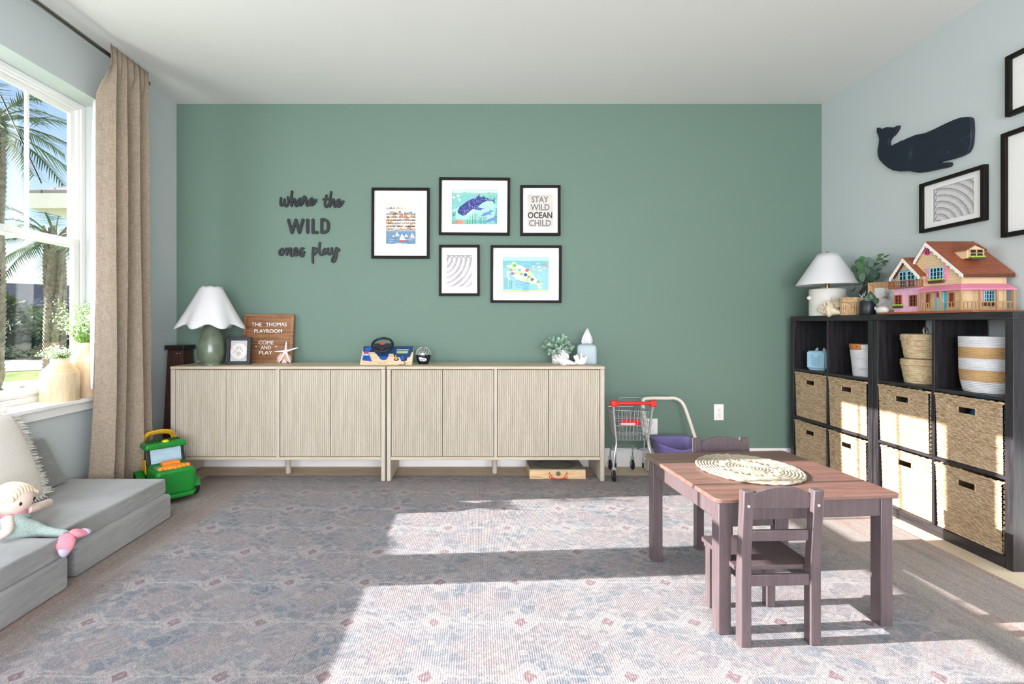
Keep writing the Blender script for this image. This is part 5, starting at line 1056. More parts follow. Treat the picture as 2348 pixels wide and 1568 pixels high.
# main roof: two slopes, ridge along X
r0, r1 = f0 - .011, D1 + .02
def slope(name, a, b, x0, x1, mat, thick=.009):
    a, b = Vector((0, *a)), Vector((0, *b)); n = Vector((0, -(b.z - a.z), b.y - a.y)).normalized(); n = n if n.z > 0 else -n
    pr = [(a.y, a.z), (b.y, b.z), (b.y + n.y * thick, b.z + n.z * thick), (a.y + n.y * thick, a.z + n.z * thick)]; return MB().prism(pr, x0, x1, 'x').build(name, mat, t, bevel=.001)
ridge = (pk[0], pk[1] - .010); le = fx(2092, 600, FXX - .02); re_ = (s0 - .022, eave - .006)
slope('roof_slope', re_, ridge, r0, r1, SHING); slope('roof_slope', le, ridge, r0, r1, SHING)
MB().box(r0, r1, re_[0] - .006, re_[0], re_[1] - .012, re_[1] + .006).build('gutter', DKBR, t, bevel=.002)
def barge(a, b, x):
    a2, b2 = Vector((0, *a)), Vector((0, *b)); m = MB(); n = 9
    m.prism([(a[0], a[1] - .014), (b[0], b[1] - .014), (b[0], b[1] + .002), (a[0], a[1] + .002)], x - .004, x, 'x')
    for k in range(n): q = a2.lerp(b2, (k + .5) / n); m.lathe([(.0065, 0), (.0065, .0035)], 10, mtx=Matrix.Translation((x - .0037, q.y, q.z - .013)) @ Matrix.Rotation(R(90), 4, 'Y'))
    m.build('gable_trim', WHT, t)
barge(re_, ridge, r0 - .0005); barge(le, ridge, r0 - .0005)
# small gable wing on the far side, standing proud of the main front
WX = FXX - .018; w0 = WX - DHO.x; wyl, wyr = fx(2050, 700, WX)[0], fx(2113, 700, WX)[0]; wpk = fx(2076, 590, WX); we = fx(2047, 636, WX)[1]; wer = fx(2113, 628, WX)[1]; fl = fx(2075, 661, WX)[1]
MB().box(w0, D1, wyr, wyl, .010, fl).build('pink_wall', PINKW, t); MB().prism([(wyr, fl), (wyl, fl), (wyl, we - .003), (wpk[0], wpk[1] - .012), (wyr, wer - .006)], w0 + .008, D1, 'x').build('wing_wall', CREAM, t)
slope('wing_roof', (wyl + .012, we - .008), (wpk[0], wpk[1] - .008), w0 - .014, D1, SHING); slope('wing_roof', (wyr - .004, wer - .012), (wpk[0], wpk[1] - .008), w0 - .014, .10, SHING)
barge((wyl + .012, we - .008), (wpk[0], wpk[1] - .008), w0 - .0145); barge((wyr - .004, wer - .012), (wpk[0], wpk[1] - .008), w0 - .0145)
def win_x(name, y0, y1, z0, z1, x, frame, cols=2, rows_=3, par=t, fw=.004, pane=None):
    """window on the room-facing front: frame, bars and dark panes"""
    m = MB(); m.box(x - .006, x + .002, y0, y1, z0, z0 + fw).box(x - .006, x + .002, y0, y1, z1 - fw, z1).box(x - .006, x + .002, y0, y0 + fw, z0 + fw, z1 - fw).box(x - .006, x + .002, y1 - fw, y1, z0 + fw, z1 - fw)
    for k in range(1, cols): q = y0 + (y1 - y0) * k / cols; m.box(x - .005, x + .001, q - .0016, q + .0016, z0 + fw, z1 - fw)
    for k in range(1, rows_): q = z0 + (z1 - z0) * k / rows_; m.box(x - .005, x + .001, y0 + fw, y1 - fw, q - .0014, q + .0014)
    o = m.build(name, frame, par); MB().box(x - .0015, x + .0005, y0 + fw * .5, y1 - fw * .5, z0 + fw * .5, z1 - fw * .5).build('pane', pane or DARKIN, o); return o
def win_y(name, x0, x1, z0, z1, y, frame, cols=2, rows_=3, par=t, fw=.004):
    m = MB(); m.box(x0, x1, y - .006, y + .002, z0, z0 + fw).box(x0, x1, y - .006, y + .002, z1 - fw, z1).box(x0, x0 + fw, y - .006, y + .002, z0 + fw, z1 - fw).box(x1 - fw, x1, y - .006, y + .002, z0 + fw, z1 - fw)
    for k in range(1, cols): q = x0 + (x1 - x0) * k / cols; m.box(q - .0016, q + .0016, y - .005, y + .001, z0 + fw, z1 - fw)
    for k in range(1, rows_): q = z0 + (z1 - z0) * k / rows_; m.box(x0 + fw, x1 - fw, y - .005, y + .001, q - .0014, q + .0014)
    o = m.build(name, frame, par); MB().box(x0 + fw * .5, x1 - fw * .5, y - .0015, y + .0005, z0 + fw * .5, z1 - fw * .5).build('pane', DARKIN, o); return o
def planter_x(y0, y1, z, x):
    o = MB().prism([(x, z), (x - .012, z), (x - .010, z - .012), (x, z - .014)], y0, y1, 'y').build('planter_box', DKBR, t); m = MB(); rnd = random.Random(int(abs(y0) * 1e4))
    for k in range(16): m.ball((x - .006 - .005 * rnd.random(), y0 + (y1 - y0) * (k + .5) / 16, z + .003 + .003 * rnd.random()), .0048, 6, 4)
    m.build('planter_greens', LIME, o, 60, kind='stuff')
def P2(xa, xb, ya, yb, X): a, b = fx(xa, ya, X), fx(xb, yb, X); return min(a[0], b[0]), max(a[0], b[0]), min(a[1], b[1]), max(a[1], b[1])
# french doors + balcony on the wing
y0, y1, z0, z1 = P2(2064, 2104, 622, 659, WX + .008); fd_ = MB().box(w0 + .002, w0 + .009, y0, y1, z0, z1).build('french_door_frame', TURQ, t)
mid_ = (y0 + y1) / 2
win_x('french_door', y0 + .004, mid_ - .001, z0, z1 - .006, w0 + .001, LBLUE, 2, 4); win_x('french_door', mid_ + .001, y1 - .004, z0, z1 - .006, w0 + .001, LBLUE, 2, 4)
bz = fl; MB().box(w0 - .03, w0 + .008, wyr - .006, wyl + .006, bz, bz + .006).build('balcony_floor', BROWN, t, bevel=.001)
m = MB(); m.box(w0 - .03, w0 - .026, wyr - .006, wyl + .006, bz + .036, bz + .040)
for k in range(15): q = wyr - .004 + (wyl - wyr + .006) * k / 14; m.box(w0 - .0295, w0 - .0265, q - .0012, q + .0012, bz + .006, bz + .036)
for yy in (wyr - .006, wyl + .003): m.box(w0 - .03, w0 + .006, yy, yy + .003, bz + .036, bz + .040); [m.box(w0 - .025 + .009 * k, w0 - .0225 + .009 * k, yy, yy + .002, bz + .006, bz + .036) for k in range(4)]
m.build('balcony_railing', BROWN, t)
# upper front window with shutters, round attic window
y0, y1, z0, z1 = P2(2135, 2167, 615, 642, FXX); win_x('upper_window', y0, y1, z0, z1, f0 - .004, LBLUE, 4, 3)
for a, b in ((y1 + .001, y1 + .019), (y0 - .019, y0 - .001)):
    o = MB().box(f0 - .009, f0 - .002, a, b, z0 - .002, z1 + .002).build('shutter', PINK, t, bevel=.001); MB().ball((f0 - .009, (a + b) / 2, (z0 + z1) / 2), (.0012, .003, .003), 8, 6).build('heart_mark', WHT, o)
planter_x(y0 - .002, y1 + .002, z0 + .001, f0 - .004)
def round_win(y, z, r, x, par=t):
    m = MB(); m.tube([(x - .003, y + r * math.cos(2 * PI * k / 28), z + r * math.sin(2 * PI * k / 28)) for k in range(28)], .0028, 7, closed=True).box(x - .005, x - .001, y - .0014, y + .0014, z - r, z + r).box(x - .005, x - .001, y - r, y + r, z - .0014, z + .0014); o = m.build('round_window', HOT, par); MB().lathe([(r, 0), (r, .001)], 24, mtx=Matrix.Translation((x - .0028, y, z)) @ Matrix.Rotation(R(90), 4, 'Y')).build('pane', DARKIN, o)
q = fx(2128, 577, FXX); round_win(q[0], q[1], .0165, f0)
# ground floor of the front: pink bay with brown windows, door
y0, y1, z0, z1 = P2(2053, 2069, 677, 700, WX); win_x('bay_window', y0, y1, z0, z1, w0, M('#b4542e', .5, var=.03), 2, 3); planter_x(y0 - .006, y1 + .006, z0 - .002, w0)
y0, y1, z0, z1 = P2(2087, 2103, 677, 702, WX); win_x('bay_window', y0, y1, z0, z1, w0 - .0005, BROWN, 2, 3)
for a, b in ((2124, 2133), (2180, 2190)): y0, y1, z0, z1 = P2(a, b, 674 if a < 2150 else 671, 705 if a < 2150 else 703, FXX); win_x('side_light', y0, y1, z0, z1, f0 - .003, BROWN, 2, 3)
y0, y1, z0, z1 = P2(2149, 2171, 664, 711, FXX); yc_ = (y0 + y1) / 2; hw = (y1 - y0) / 2; zt = z1 - hw
def archpoly(r, zt): return [(yc_ - r, .010), (yc_ + r, .010)] + [(yc_ + r * math.cos(PI * k / 12), zt + r * math.sin(PI * k / 12)) for k in range(13)]
MB().prism(archpoly(hw, zt), f0 - .007, f0, 'x').build('door_surround', TURQ, t); dr = MB().prism(archpoly(hw - .008, zt), f0 - .011, f0 - .0072, 'x').build('front_door', LBLUE, t)
round_win(yc_, zt - .002, .014, f0 - .011, dr)
# side windows with shutters (facing the camera)
def P3(xa, xb, ya, yb, Y): a, b = fy(xa, ya, Y), fy(xb, yb, Y); return min(a[0], b[0]), max(a[0], b[0]), min(a[1], b[1]), max(a[1], b[1])
x0, x1, z0, z1 = P3(2252, 2277, 666, 693, SY); win_y('side_window', x0, x1, z0, z1, s0 - .003, LBLUE, 4, 3)
for a, b in ((x0 - .02, x0 - .002), (x1 + .002, x1 + .02)): o = MB().box(a, b, s0 - .008, s0 - .002, z0 - .002, z1 + .003).build('shutter', PINK, t, bevel=.001); MB().ball(((a + b) / 2, s0 - .008, (z0 + z1) / 2), (.003, .0012, .003), 8, 6).build('heart_mark', WHT, o)
o = MB().prism([(s0 - .003, z0 - .003), (s0 - .016, z0 - .003), (s0 - .013, z0 - .016), (s0 - .003, z0 - .018)], x0 - .002, x1 + .002, 'x').build('planter_box', DKBR, t)
# dormer on the camera-facing slope
dx0, dx1, dz0, dz1 = P3(2216, 2255, 572, 592, 2.44); dxc = (dx0 + dx1) / 2; dpk = fy(2236, 561, 2.44)[1]; dy = 2.437 - DHO.y
MB().prism([(dx0, dz0), (dx1, dz0), (dx1, dz1), (dxc, dpk - .004), (dx0, dz1)], dy, dy + .075, 'y').build('dormer_wall', CREAM, t)
for sg, xe in ((-1, dx0 - .008), (1, dx1 + .008)):
    MB().prism([(dxc, dpk), (xe, dz1 - .006), (xe, dz1 - .001), (dxc, dpk + .006)], dy - .008, dy + .095, 'y').build('dormer_roof', SHING, t)
win_y('dormer_window', dx0 + .006, dx1 - .006, dz0 + .004, dz1 + .002, dy - .001, CREAM2, 2, 2)
o = MB().box(dx0 + .008, dx1 - .008, dy - .016, dy - .003, dz0 - .008, dz0 + .003).build('planter_box', DKBR, t); m = MB(); rnd = random.Random(8)
for k in range(18): m.ball((dx0 + .009 + (dx1 - dx0 - .018) * k / 17, dy - .01 - .004 * rnd.random(), dz0 + .006), .005, 6, 4)
m.build('planter_greens', LIME, o, 60, kind='stuff')
# pink porch roof wrapping the corner, posts and railing
pz = fy(2196, 655, SY)[1]; po = .045
MB().add([(f0 - po, s0 - po, pz - .016), (D1 + .01, s0 - po, pz - .016), (D1 + .01, s0, pz + .012), (f0, s0, pz + .012), (f0 - po, wyr - .002, pz - .016), (f0, wyr - .002, pz + .012),
          (f0 - po, s0 - po, pz - .022), (D1 + .01, s0 - po, pz - .022), (D1 + .01, s0, pz + .004), (f0, s0, pz + .004), (f0 - po, wyr - .002, pz - .022), (f0, wyr - .002, pz + .004)],
         [(0, 1, 2, 3), (4, 0, 3, 5), (7, 6, 9, 8), (6, 10, 11, 9), (0, 6, 7, 1), (0, 4, 10, 6), (1, 7, 8, 2), (4, 5, 11, 10)]).build('porch_roof', PINK, t, 0)
posts = [(f0 - po + .006, s0 - po + .006), (.075, s0 - po + .006), (.155, s0 - po + .006), (D1, s0 - po + .006), (f0 - po + .006, wyr - .012), (f0 - po + .006, (wyr + s0) / 2 - .03), (f0 - po + .006, wyr - .04)]
for px_, py_ in posts: MB().box(px_ - .004, px_ + .004, py_ - .004, py_ + .004, .0102, pz - .0225).build('porch_post', TANP, t)
m = MB(); yy = s0 - po + .006
for z in (.018, .052): m.box(f0 - po + .01, D1 - .004, yy - .0015, yy + .0015, z - .002, z + .002)
for k in range(14): q = f0 - po + .02 + k * .0185; m.box(q - .0014, q + .0014, yy - .0012, yy + .0012, .02, .05)
m.build('porch_railing', TANP, t); xx = f0 - po + .006
for ya, yb in ((s0 - po + .012, yc_ - hw - .002), (yc_ + hw + .006, wyr - .04)):
    m = MB()
    for z in (.018, .052): m.box(xx - .0015, xx + .0015, ya, yb, z - .002, z + .002)
    n = max(2, int((yb - ya) / .02)); [m.box(xx - .0012, xx + .0012, ya + (yb - ya) * k / n - .0014, ya + (yb - ya) * k / n + .0014, .02, .05) for k in range(n + 1)]
    m.build('porch_railing', TANP, t)
# ================================================================== TOY TRACTOR
TG = M('#14812a', .28, var=.05); TGD = M('#0d5a1c', .4, var=.05); YEL = M('#e5b11c', .4, var=.04); ORA = M('#f08a18', .45, var=.08); TIRE = M('#17181a', .6, var=.1); SKYW = M('#a9c2d2', .2, var=.06)
t = thing('toy_tractor', 'green ride-on toy tractor with yellow handle and orange trim', 'toy', (-1.925, 3.07, 0), 48); t.scale = (.86, .86, .86)
def soft(name, m, mat, par=t, bev=.012, seg=3): return m.build(name, mat, par, bevel=bev, seg=seg)
soft('hood', MB().prism([(-.118, .05), (.118, .05), (.128, .20), (.11, .232), (-.11, .232), (-.128, .20)], -.20, .02, 'y'), TG, bev=.022, seg=4)
soft('bumper', MB().prism([(-.135, -.17), (-.10, -.225), (.10, -.225), (.135, -.17), (.135, -.05), (-.135, -.05)], .035, .062, 'z'), TG, bev=.008)
soft('body', MB().box(-.115, .115, .0, .20, .06, .24), TGD)
soft('cab_post', MB().prism([(.022, .23), (.05, .23), (.075, .345), (.052, .345)], -.122, -.096, 'x'), BLKP, bev=.004); soft('cab_post', MB().prism([(.022, .23), (.05, .23), (.075, .345), (.052, .345)], .096, .122, 'x'), BLKP, bev=.004)
MB().prism([(.014, .228), (.022, .228), (.052, .345), (.044, .345)], -.097, .097, 'x').build('windscreen', SKYW, t)
soft('roof', MB().prism([(-.135, .338), (.135, .338), (.128, .372), (.118, .382), (-.118, .382), (-.128, .372)], .018, .17, 'y'), TG, bev=.012, seg=3)
m = MB()
for k in range(11): m.box(-.105 + .02 * k, -.094 + .02 * k, .075, .14, .3822, .389)
m.build('roof_ribs', TGD, t, bevel=.002); MB().ball((0, .045, .384), (.024, .02, .014), 18, 10).build('beacon', M('#d9d12e', .25, var=0), t, 80)
hp = smooth_path([(-.105, .2, .25), (-.105, .2, .36), (-.08, .2, .415), (-.03, .2, .43), (.03, .2, .43), (.08, .2, .415), (.1, .2, .37), (.1, .2, .25)], 8); MB().tube(hp, .017, 12).build('push_handle', YEL, t, 60)
m = MB()
for i in range(2, len(hp) - 2, 1): d = (hp[i + 1] - hp[i - 1]).normalized(); q = hp[i]; n_ = d.cross(Vector((0, 1, 0))).normalized(); m.tube([q + Vector((0, -.017, 0)) + n_ * -.010, q + Vector((0, -.0175, 0)), q + Vector((0, -.017, 0)) + n_ * .010], .0014, 4)
m.build('handle_grooves', M('#6b4a12', .6, var=0), t, kind='stuff')
m = MB(); m.ball((0, -.13, .237), (.085, .055, .016), 20, 10); 
for k in range(7): m.ball((-.084 + .028 * k, -.165 + .006 * abs(k - 3), .234), (.019, .024, .017), 12, 8)
m.box(-.055, .055, -.10, -.03, .235, .262); m.build('orange_trim', ORA, t, 60, bevel=.006)
for k in (-1, 1): soft('yellow_panel', MB().prism([(.06, .16), (.16, .20), (.15, .26), (.07, .265)], k * .116 - .006, k * .116 + .006, 'x'), YEL, bev=.003)
def wheel(x, y, r, w, side):
    m = MB(); T_ = Matrix.Translation((x, y, r)) @ Matrix.Rotation(R(90), 4, 'Y'); m.lathe([(r * .55, -w / 2), (r * .92, -w / 2), (r, -w * .35), (r, w * .35), (r * .92, w / 2), (r * .55, w / 2)], 28, mtx=T_); o = m.build('wheel', TIRE, t, 50)
    MB().lathe([(r * .55, -w * .42), (r * .5, w * .42 * 1.1), (.001, w * .5)], 20, mtx=T_ if side > 0 else Matrix.Translation((x, y, r)) @ Matrix.Rotation(R(-90), 4, 'Y')).build('hub', YEL, o)
for k in (-1, 1):
    wheel(k * .148, -.085, .058, .04, k); wheel(k * .142, .15, .085, .05, k)
    for (yy, r, rr) in ((-.085, .058, .066), (.15, .085, .094)):
        pts = [(yy + rr * math.cos(R(a)), r + rr * math.sin(R(a))) for a in range(10, 171, 16)]; inn = [(yy + (rr - .008) * math.cos(R(a)), r + (rr - .008) * math.sin(R(a))) for a in range(170, 9, -16)]
        MB().prism(pts + inn, min(k * .118, k * .172), max(k * .118, k * .172), 'x').build('fender', TG, t, bevel=.003)

# ================================================================== TAPERED DARK BOX between sideboard and wall
DKW = wood('#2a1712', '#4a2a20', (1, 1, 12), 14, .4, .1); t = thing('tapered_box', 'tall tapered dark brown wooden box behind the toy tractor', 'box', (-2.19, 3.64, ZF))
def taper(name, z0, z1, a, b, mat, bev=.003):
    vs = [(x, y, z) for z, (x0, x1, y0, y1) in ((z0, a), (z1, b)) for x, y in ((x0, y0), (x1, y0), (x1, y1), (x0, y1))]; return MB().add(vs, [(3, 2, 1, 0), (4, 5, 6, 7)] + [(i, (i + 1) % 4, 4 + (i + 1) % 4, 4 + i) for i in range(4)]).build(name, mat, t, bevel=bev)
taper('body', 0, .885, (-.06, .095, -.13, .07), (-.06, .055, -.05, .07), DKW); taper('lid', .886, .918, (-.072, .07, -.068, .078), (-.072, .07, -.068, .078), M('#140d0b', .35, var=.1))
for dx in (.01, .03): MB().lathe([(.004, 0), (.003, .002)], 10, mtx=Matrix.Translation((dx, -.0525, .86)) @ Matrix.Rotation(R(90), 4, 'X')).build('stud', M('#d8d4cf', .3, .6, var=0), t)

# ================================================================== TOY SHOPPING CART
CHR = M('#c9ccd0', .25, .75, var=.03); REDP = M('#d8231f', .35, var=.04)
t = thing('shopping_cart', 'toy metal shopping cart with a red handle beside the sideboard', 'toy cart', (1.052, 3.36, 0))
rim_ = [(-.125, 0, .475), (.125, 0, .475), (.098, .29, .455), (-.098, .29, .455)]; bot_ = [(-.105, .015, .27), (.105, .015, .27), (.082, .25, .285), (-.082, .25, .285)]
def lerp4(q, u, v): a = Vector(q[0]).lerp(Vector(q[1]), u); b = Vector(q[3]).lerp(Vector(q[2]), u); return a.lerp(b, v)
def wires(name, quad, nu, nv, r=.0017):
    m = MB()
    for i in range(nu + 1): m.tube([lerp4(quad, i / nu, 0), lerp4(quad, i / nu, 1)], r, 5)
    for j in range(nv + 1): m.tube([lerp4(quad, 0, j / nv), lerp4(quad, 1, j / nv)], r, 5)
    return m.build(name, CHR, t, 60)
wires('basket_back', [rim_[0], rim_[1], bot_[1], bot_[0]], 9, 4); wires('basket_front', [rim_[3], rim_[2], bot_[2], bot_[3]], 7, 5)
wires('basket_side', [rim_[0], rim_[3], bot_[3], bot_[0]], 9, 5); wires('basket_side', [rim_[1], rim_[2], bot_[2], bot_[1]], 9, 5); wires('basket_floor', bot_, 8, 8)
MB().tube([Vector(p) for p in rim_], .0045, 7, closed=True).build('rim_wire', CHR, t, 60)
wires('child_seat', [(-.07, .02, .47), (.07, .02, .47), (.06, .06, .30), (-.06, .06, .30)], 6, 1, .0022); MB().tube(smooth_path([(-.075, .05, .47), (-.075, .05, .545), (-.06, .05, .556), (.06, .05, .556), (.075, .05, .545), (.075, .05, .47)], 5), .003, 6).build('seat_loop', CHR, t, 60)
MB().box(-.072, .066, .035, .045, .365, .405).build('seat_flap', REDP, t, bevel=.004); MB().box(-.07, .03, .033, .0352, .372, .385).build('flap_label', M('#e9e6e4', .5, var=0), t)
for k in (-1, 1):
    MB().tube(smooth_path([(k * .135, -.02, .525), (k * .13, -.01, .47), (k * .118, .0, .35), (k * .108, .005, .255), (k * .125, -.01, .17), (k * .13, -.012, .12), (k * .13, -.012, .09)], 6), .0075, 9).build('frame_tube', CHR, t, 60)
    MB().tube(smooth_path([(k * .11, .01, .22), (k * .1, .12, .18), (k * .085, .25, .17)], 5), .006, 8).build('lower_rail', CHR, t, 60)
    for (x, y, r) in ((k * .13, -.012, .036), (k * .082, .262, .036)):
        f = MB().box(x - .011, x - .009, y - .006, y + .006, .03, .085).box(x + .009, x + .011, y - .006, y + .006, .03, .085).box(x - .013, x + .013, y - .012, y + .012, .083, .091).build('caster_fork', CHR, t)
        MB().lathe([(.01, -.0085), (r * .88, -.0085), (r, -.005), (r, .005), (r * .88, .0085), (.01, .0085)], 20, mtx=Matrix.Translation((x, y, r)) @ Matrix.Rotation(R(90), 4, 'Y')).build('caster_wheel', TIRE, t, 50)
    MB().tube([(k * .08, .25, .17), (k * .082, .262, .09)], .005, 8).build('front_post', CHR, t); MB().tube([(k * .10, .05, .27), (k * .095, .07, .10)], .0045, 8).build('stand_leg', CHR, t); MB().lathe([(.0075, 0), (.0075, .03)], 10, (k * .095, .07, .07)).build('rubber_tip', TIRE, t)
m = MB()
for j in range(4): m.tube([(-.1 + .005 * j, .06 + .06 * j, .185 - .003 * j), (.1 - .005 * j, .06 + .06 * j, .185 - .003 * j)], .003, 6)
m.build('under_rack', CHR, t, 60)
MB().tube([(-.14, -.022, .53), (.14, -.022, .53)], .0115, 12).build('handle_bar', REDP, t)
for k in (-1, 1): soft('handle_end', MB().box(min(k * .11, k * .152), max(k * .11, k * .152), -.042, -.002, .508, .549), REDP, t, .008)
# ================================================================== PURPLE TUB PUSH CART
CRM = M('#e2d9cc', .5, var=.02); PUR = M('#71659a', .45, var=.05)
t = thing('push_cart', 'purple tub push toy with a cream tube handle behind the play table', 'toy cart', (1.40, 3.55, ZF)); z = -ZF
hp = smooth_path([(-.165, .0, .17 + z), (-.18, .06, .36 + z), (-.182, .09, .49 + z), (-.15, .1, .515 + z), (0, .1, .517 + z), (.06, .1, .515 + z), (.11, .09, .48 + z), (.14, .06, .38 + z), (.185, .0, .17 + z)], 8); MB().tube(hp, .0125, 12).build('push_handle', CRM, t, 60)
def tub(u, v):
    a = u * 2 * PI; c, s_ = math.cos(a), math.sin(a); q = (abs(c) ** 5 + abs(s_) ** 5) ** -.2; k = .78 + .22 * v; top = .245 - .055 * max(0, -s_) ** 2 * (1 - abs(c)) ** .3 ; return (.165 * c * q * k + .02, (.105 * s_ * q) * k - .02, z + .085 + (top - .085) * v)
m = MB().grid(tub, 64, 12); m.lathe([(.12, .085 + z), (.001, .085 + z)], 24, (.02, -.02, 0), cap=False); m.build('tub', PUR, t, 60, solid=.005)
for x in (-.155, .175):
    for y in (-.09, .06): MB().lathe([(.005, -.012), (.042, -.012), (.045, -.008), (.045, .008), (.042, .012), (.005, .012)], 24, mtx=Matrix.Translation((x, y, .045)) @ Matrix.Rotation(R(90), 4, 'Y')).build('wheel', M('#d9d3ca', .5, var=.03), t, 50)
for y in (-.09, .06): MB().tube([(-.15, y, .045), (.17, y, .045)], .008, 8).build('axle', CRM, t)
for k in (-.165, .185): MB().tube([(k, 0, .19 + z), (k, -.03, .1), (k, -.09, .06)], .011, 10).build('frame_tube', CRM, t, 60)
for x in (-.165,): MB().lathe([(.02, -.025), (.02, .025)], 16, mtx=Matrix.Translation((x, -.03, .14)) @ Matrix.Rotation(R(90), 4, 'Y')).build('joint', CRM, t, bevel=.003)
# ================================================================== WOODEN CASE under the right sideboard
CASEW = wood('#d0a876', '#e6c599', (12, 1, 1), 12, .5, .08); q0, q1 = at(1214.5, 1090, 3.40), at(1343, 1090, 3.40)
t = thing('wooden_case', 'flat wooden game case with red cord handle under the sideboard', 'case', ((q0.x + q1.x) / 2, 3.40, 0)); hw = (q1.x - q0.x) / 2
MB().box(-hw, hw, 0, .24, 0, .062).build('case_body', CASEW, t, bevel=.002); MB().box(-hw + .002, hw - .002, .002, .238, .0622, .066).build('lid', M('#8f8c80', .6, var=.05), t, bevel=.001)
for r in (.062, .07): MB().tube([(r * 2.05 * math.cos(2 * PI * k / 60), .12 + r * 1.45 * math.sin(2 * PI * k / 60), .0668) for k in range(60)], .0014, 4, closed=True).build('lid_ring', M('#3a3b36', .7, var=0), t)
RED2 = M('#c3241f', .6, var=.05)
for (x0, x1, zt, dy, zb) in ((-.058, .064, .048, -.006, .003), (-.058, .066, .022, -.022, .0035)): MB().tube(smooth_path([(x0, 0, zt), (x0 + .004, -.006, zt - .012), ((x0 + x1) / 2 - .03, dy - .01, zb + .004), ((x0 + x1) / 2 + .03, dy - .01, zb + .004), (x1 - .004, -.006, zt - .012), (x1, 0, zt)], 7), .0026, 7).build('cord_handle', RED2, t, 60)
MB().lathe([(.016, 0), (.0165, .001), (.012, .0016), (.001, .0018)], 18, mtx=Matrix.Translation((.004, -.0002, .036)) @ Matrix.Rotation(R(90), 4, 'X')).build('emblem', M('#6b5f55', .6, var=.3, vs=200), t)
me = text_data('maker_print', 'Melissa & Doug', .066, .0075, .0004, M('#4a3527', .6, var=0)); me.transform(Matrix.Translation((-hw + .048, -.0002, .014)) @ Matrix.Rotation(R(180), 4, 'Y') @ Matrix.Rotation(R(90), 4, 'X')); me.transform(Matrix.Diagonal((1, 1, 1, 1))); obj('maker_print', me, t)

# ================================================================== VASES ON THE SILL
VW = wood('#cbb089', '#dfc9a8', (1, 1, 9), 10, .5, .06); VN = wood('#dab98f', '#eed8b8', (9, 9, 1), 10, .5, .04); FLW = M('#f0f1ec', .8, var=.05); FLG = M('#86b04c', .6, var=.25, vs=60, Transmission_Weight=0.0)
def sill_vase(label, loc, r, h, fl_h, n, seed, grp, wide):
    t = thing('wooden_vase', label, 'vase', loc, 0, grp); MB().lathe([(r * .97, 0), (r, .004), (r, h * .62), (r * .985, h * .65)], 40).build('body', VW, t, 40); MB().lathe([(r * .985, h * .6502), (r * .93, h * .70), (r * .55, h * .86), (r * .50, h * .89), (r * .50, h * .985), (r * .47, h), (r * .42, h * .985), (r * .4, h * .9), (.002, h * .88)], 40).build('shoulder', VN, t, 40)
    rnd = random.Random(seed); ms, ml, mf = MB(), MB(), MB()
    for i in range(n):
        a = rnd.random() * 2 * PI; sp = wide * rnd.random() ** .6; L = fl_h * (.45 + .55 * rnd.random()); top = Vector((max(-.078, sp * math.cos(a) * .75), min(.075, sp * math.sin(a)), h * .9 + L)); p0 = Vector((.02 * math.cos(a), .02 * math.sin(a), h * .9)); mid_ = p0.lerp(top, .5) + Vector((0, 0, .02)); ms.tube([p0, mid_, top], .0011, 4)
        for k in range(5):
            b = p0.lerp(top, .45 + .55 * k / 4); 
            for _ in range(3):
                q = b + Vector((rnd.uniform(-1, 1), rnd.uniform(-1, 1), rnd.uniform(-.4, 1))) * .022; ms.tube([b, q], .0007, 3); mf.ball(q, .0036, 5, 3)
        for k in range(4): b = p0.lerp(top, .1 + .12 * k); leaf_mesh(ml, b, Vector((rnd.uniform(-1, 1), rnd.uniform(-1, 1), rnd.uniform(0, 1))), Vector((0, 0, 1)), .022, .006)
    ms.build('stems', FLG, t, 60, kind='stuff'); ml.build('leaves', FLG, t, 0, kind='stuff'); mf.build('blossoms', FLW, t, 60, kind='stuff')
SZ = WZ0 + .021
sill_vase('shorter wooden vase of white baby breath on the window sill', (-2.318, 2.745, SZ), .088, .235, .085, 34, 4, 'wooden vases on the sill', .085)
sill_vase('taller wooden vase of white flowers behind the curtain edge', (-2.318, 2.935, SZ), .094, .315, .29, 80, 5, 'wooden vases on the sill', .19)

# ================================================================== PLUSH DOLL on the couch
SKIN = M('#eed6ca', .9, var=.03, bump=.2, bs=400); HAIR = M('#ecd8bd', .9, var=.1, vs=60); PNK = M('#d98a98', .9, var=.06); LAV = M('#c9bfdc', .9, var=.05)
gm = Graph('mint_plush'); v = gm.coord(); n = gm.noise(v, 90, 3); gm.bump(gm.noise(v, 260, 3), 1, .012); MINT = gm.done(gm.mix(n, C('#a3c0b7'), C('#d6e4de')), 1, 0, .05, Sheen_Weight=.4)
DO = Vector((-1.90, 1.95, .2245)); t = thing('plush_doll', 'plush mermaid doll with mint body and pink tail on the couch', 'doll', DO)
def dp(x, y, X): return atX(x, y, X) - DO
hc = dp(32, 1146, -1.90); MB().ball(hc, (.060, .066, .060), 28, 18).build('head', SKIN, t, 80)
m = MB(); m.ball(hc + Vector((-.012, -.004, .012)), (.062, .068, .062), 28, 18); m.v = [p for p in m.v]; hr = m
keep = [i for i, f in enumerate(hr.f) if sum((Vector(hr.v[k]) - hc).z * .8 - (Vector(hr.v[k]) - hc).x * .6 for k in f) / len(f) > -.004]; hr.f = [hr.f[i] for i in keep]; hr.mi = [0] * len(hr.f); hr.build('hair', HAIR, t, 80)
for k in range(9): a = -1 + 2 * k / 8; MB().tube(smooth_path([hc + Vector((-.02, .055 * a, .066 - .03 * a * a)), hc + Vector((.03, .05 * a, .056 - .03 * a * a)), hc + Vector((.05, .058 * a, .030 - .018 * a * a))], 5), [.004, .007, .009, .010, .010, .010, .009, .008, .006, .004, .003], 7).build('hair_lock', HAIR, t, 80)
MB().ball(hc + Vector((-.062, -.01, .03)), (.03, .03, .028), 14, 10).build('hair_bun', HAIR, t, 80)
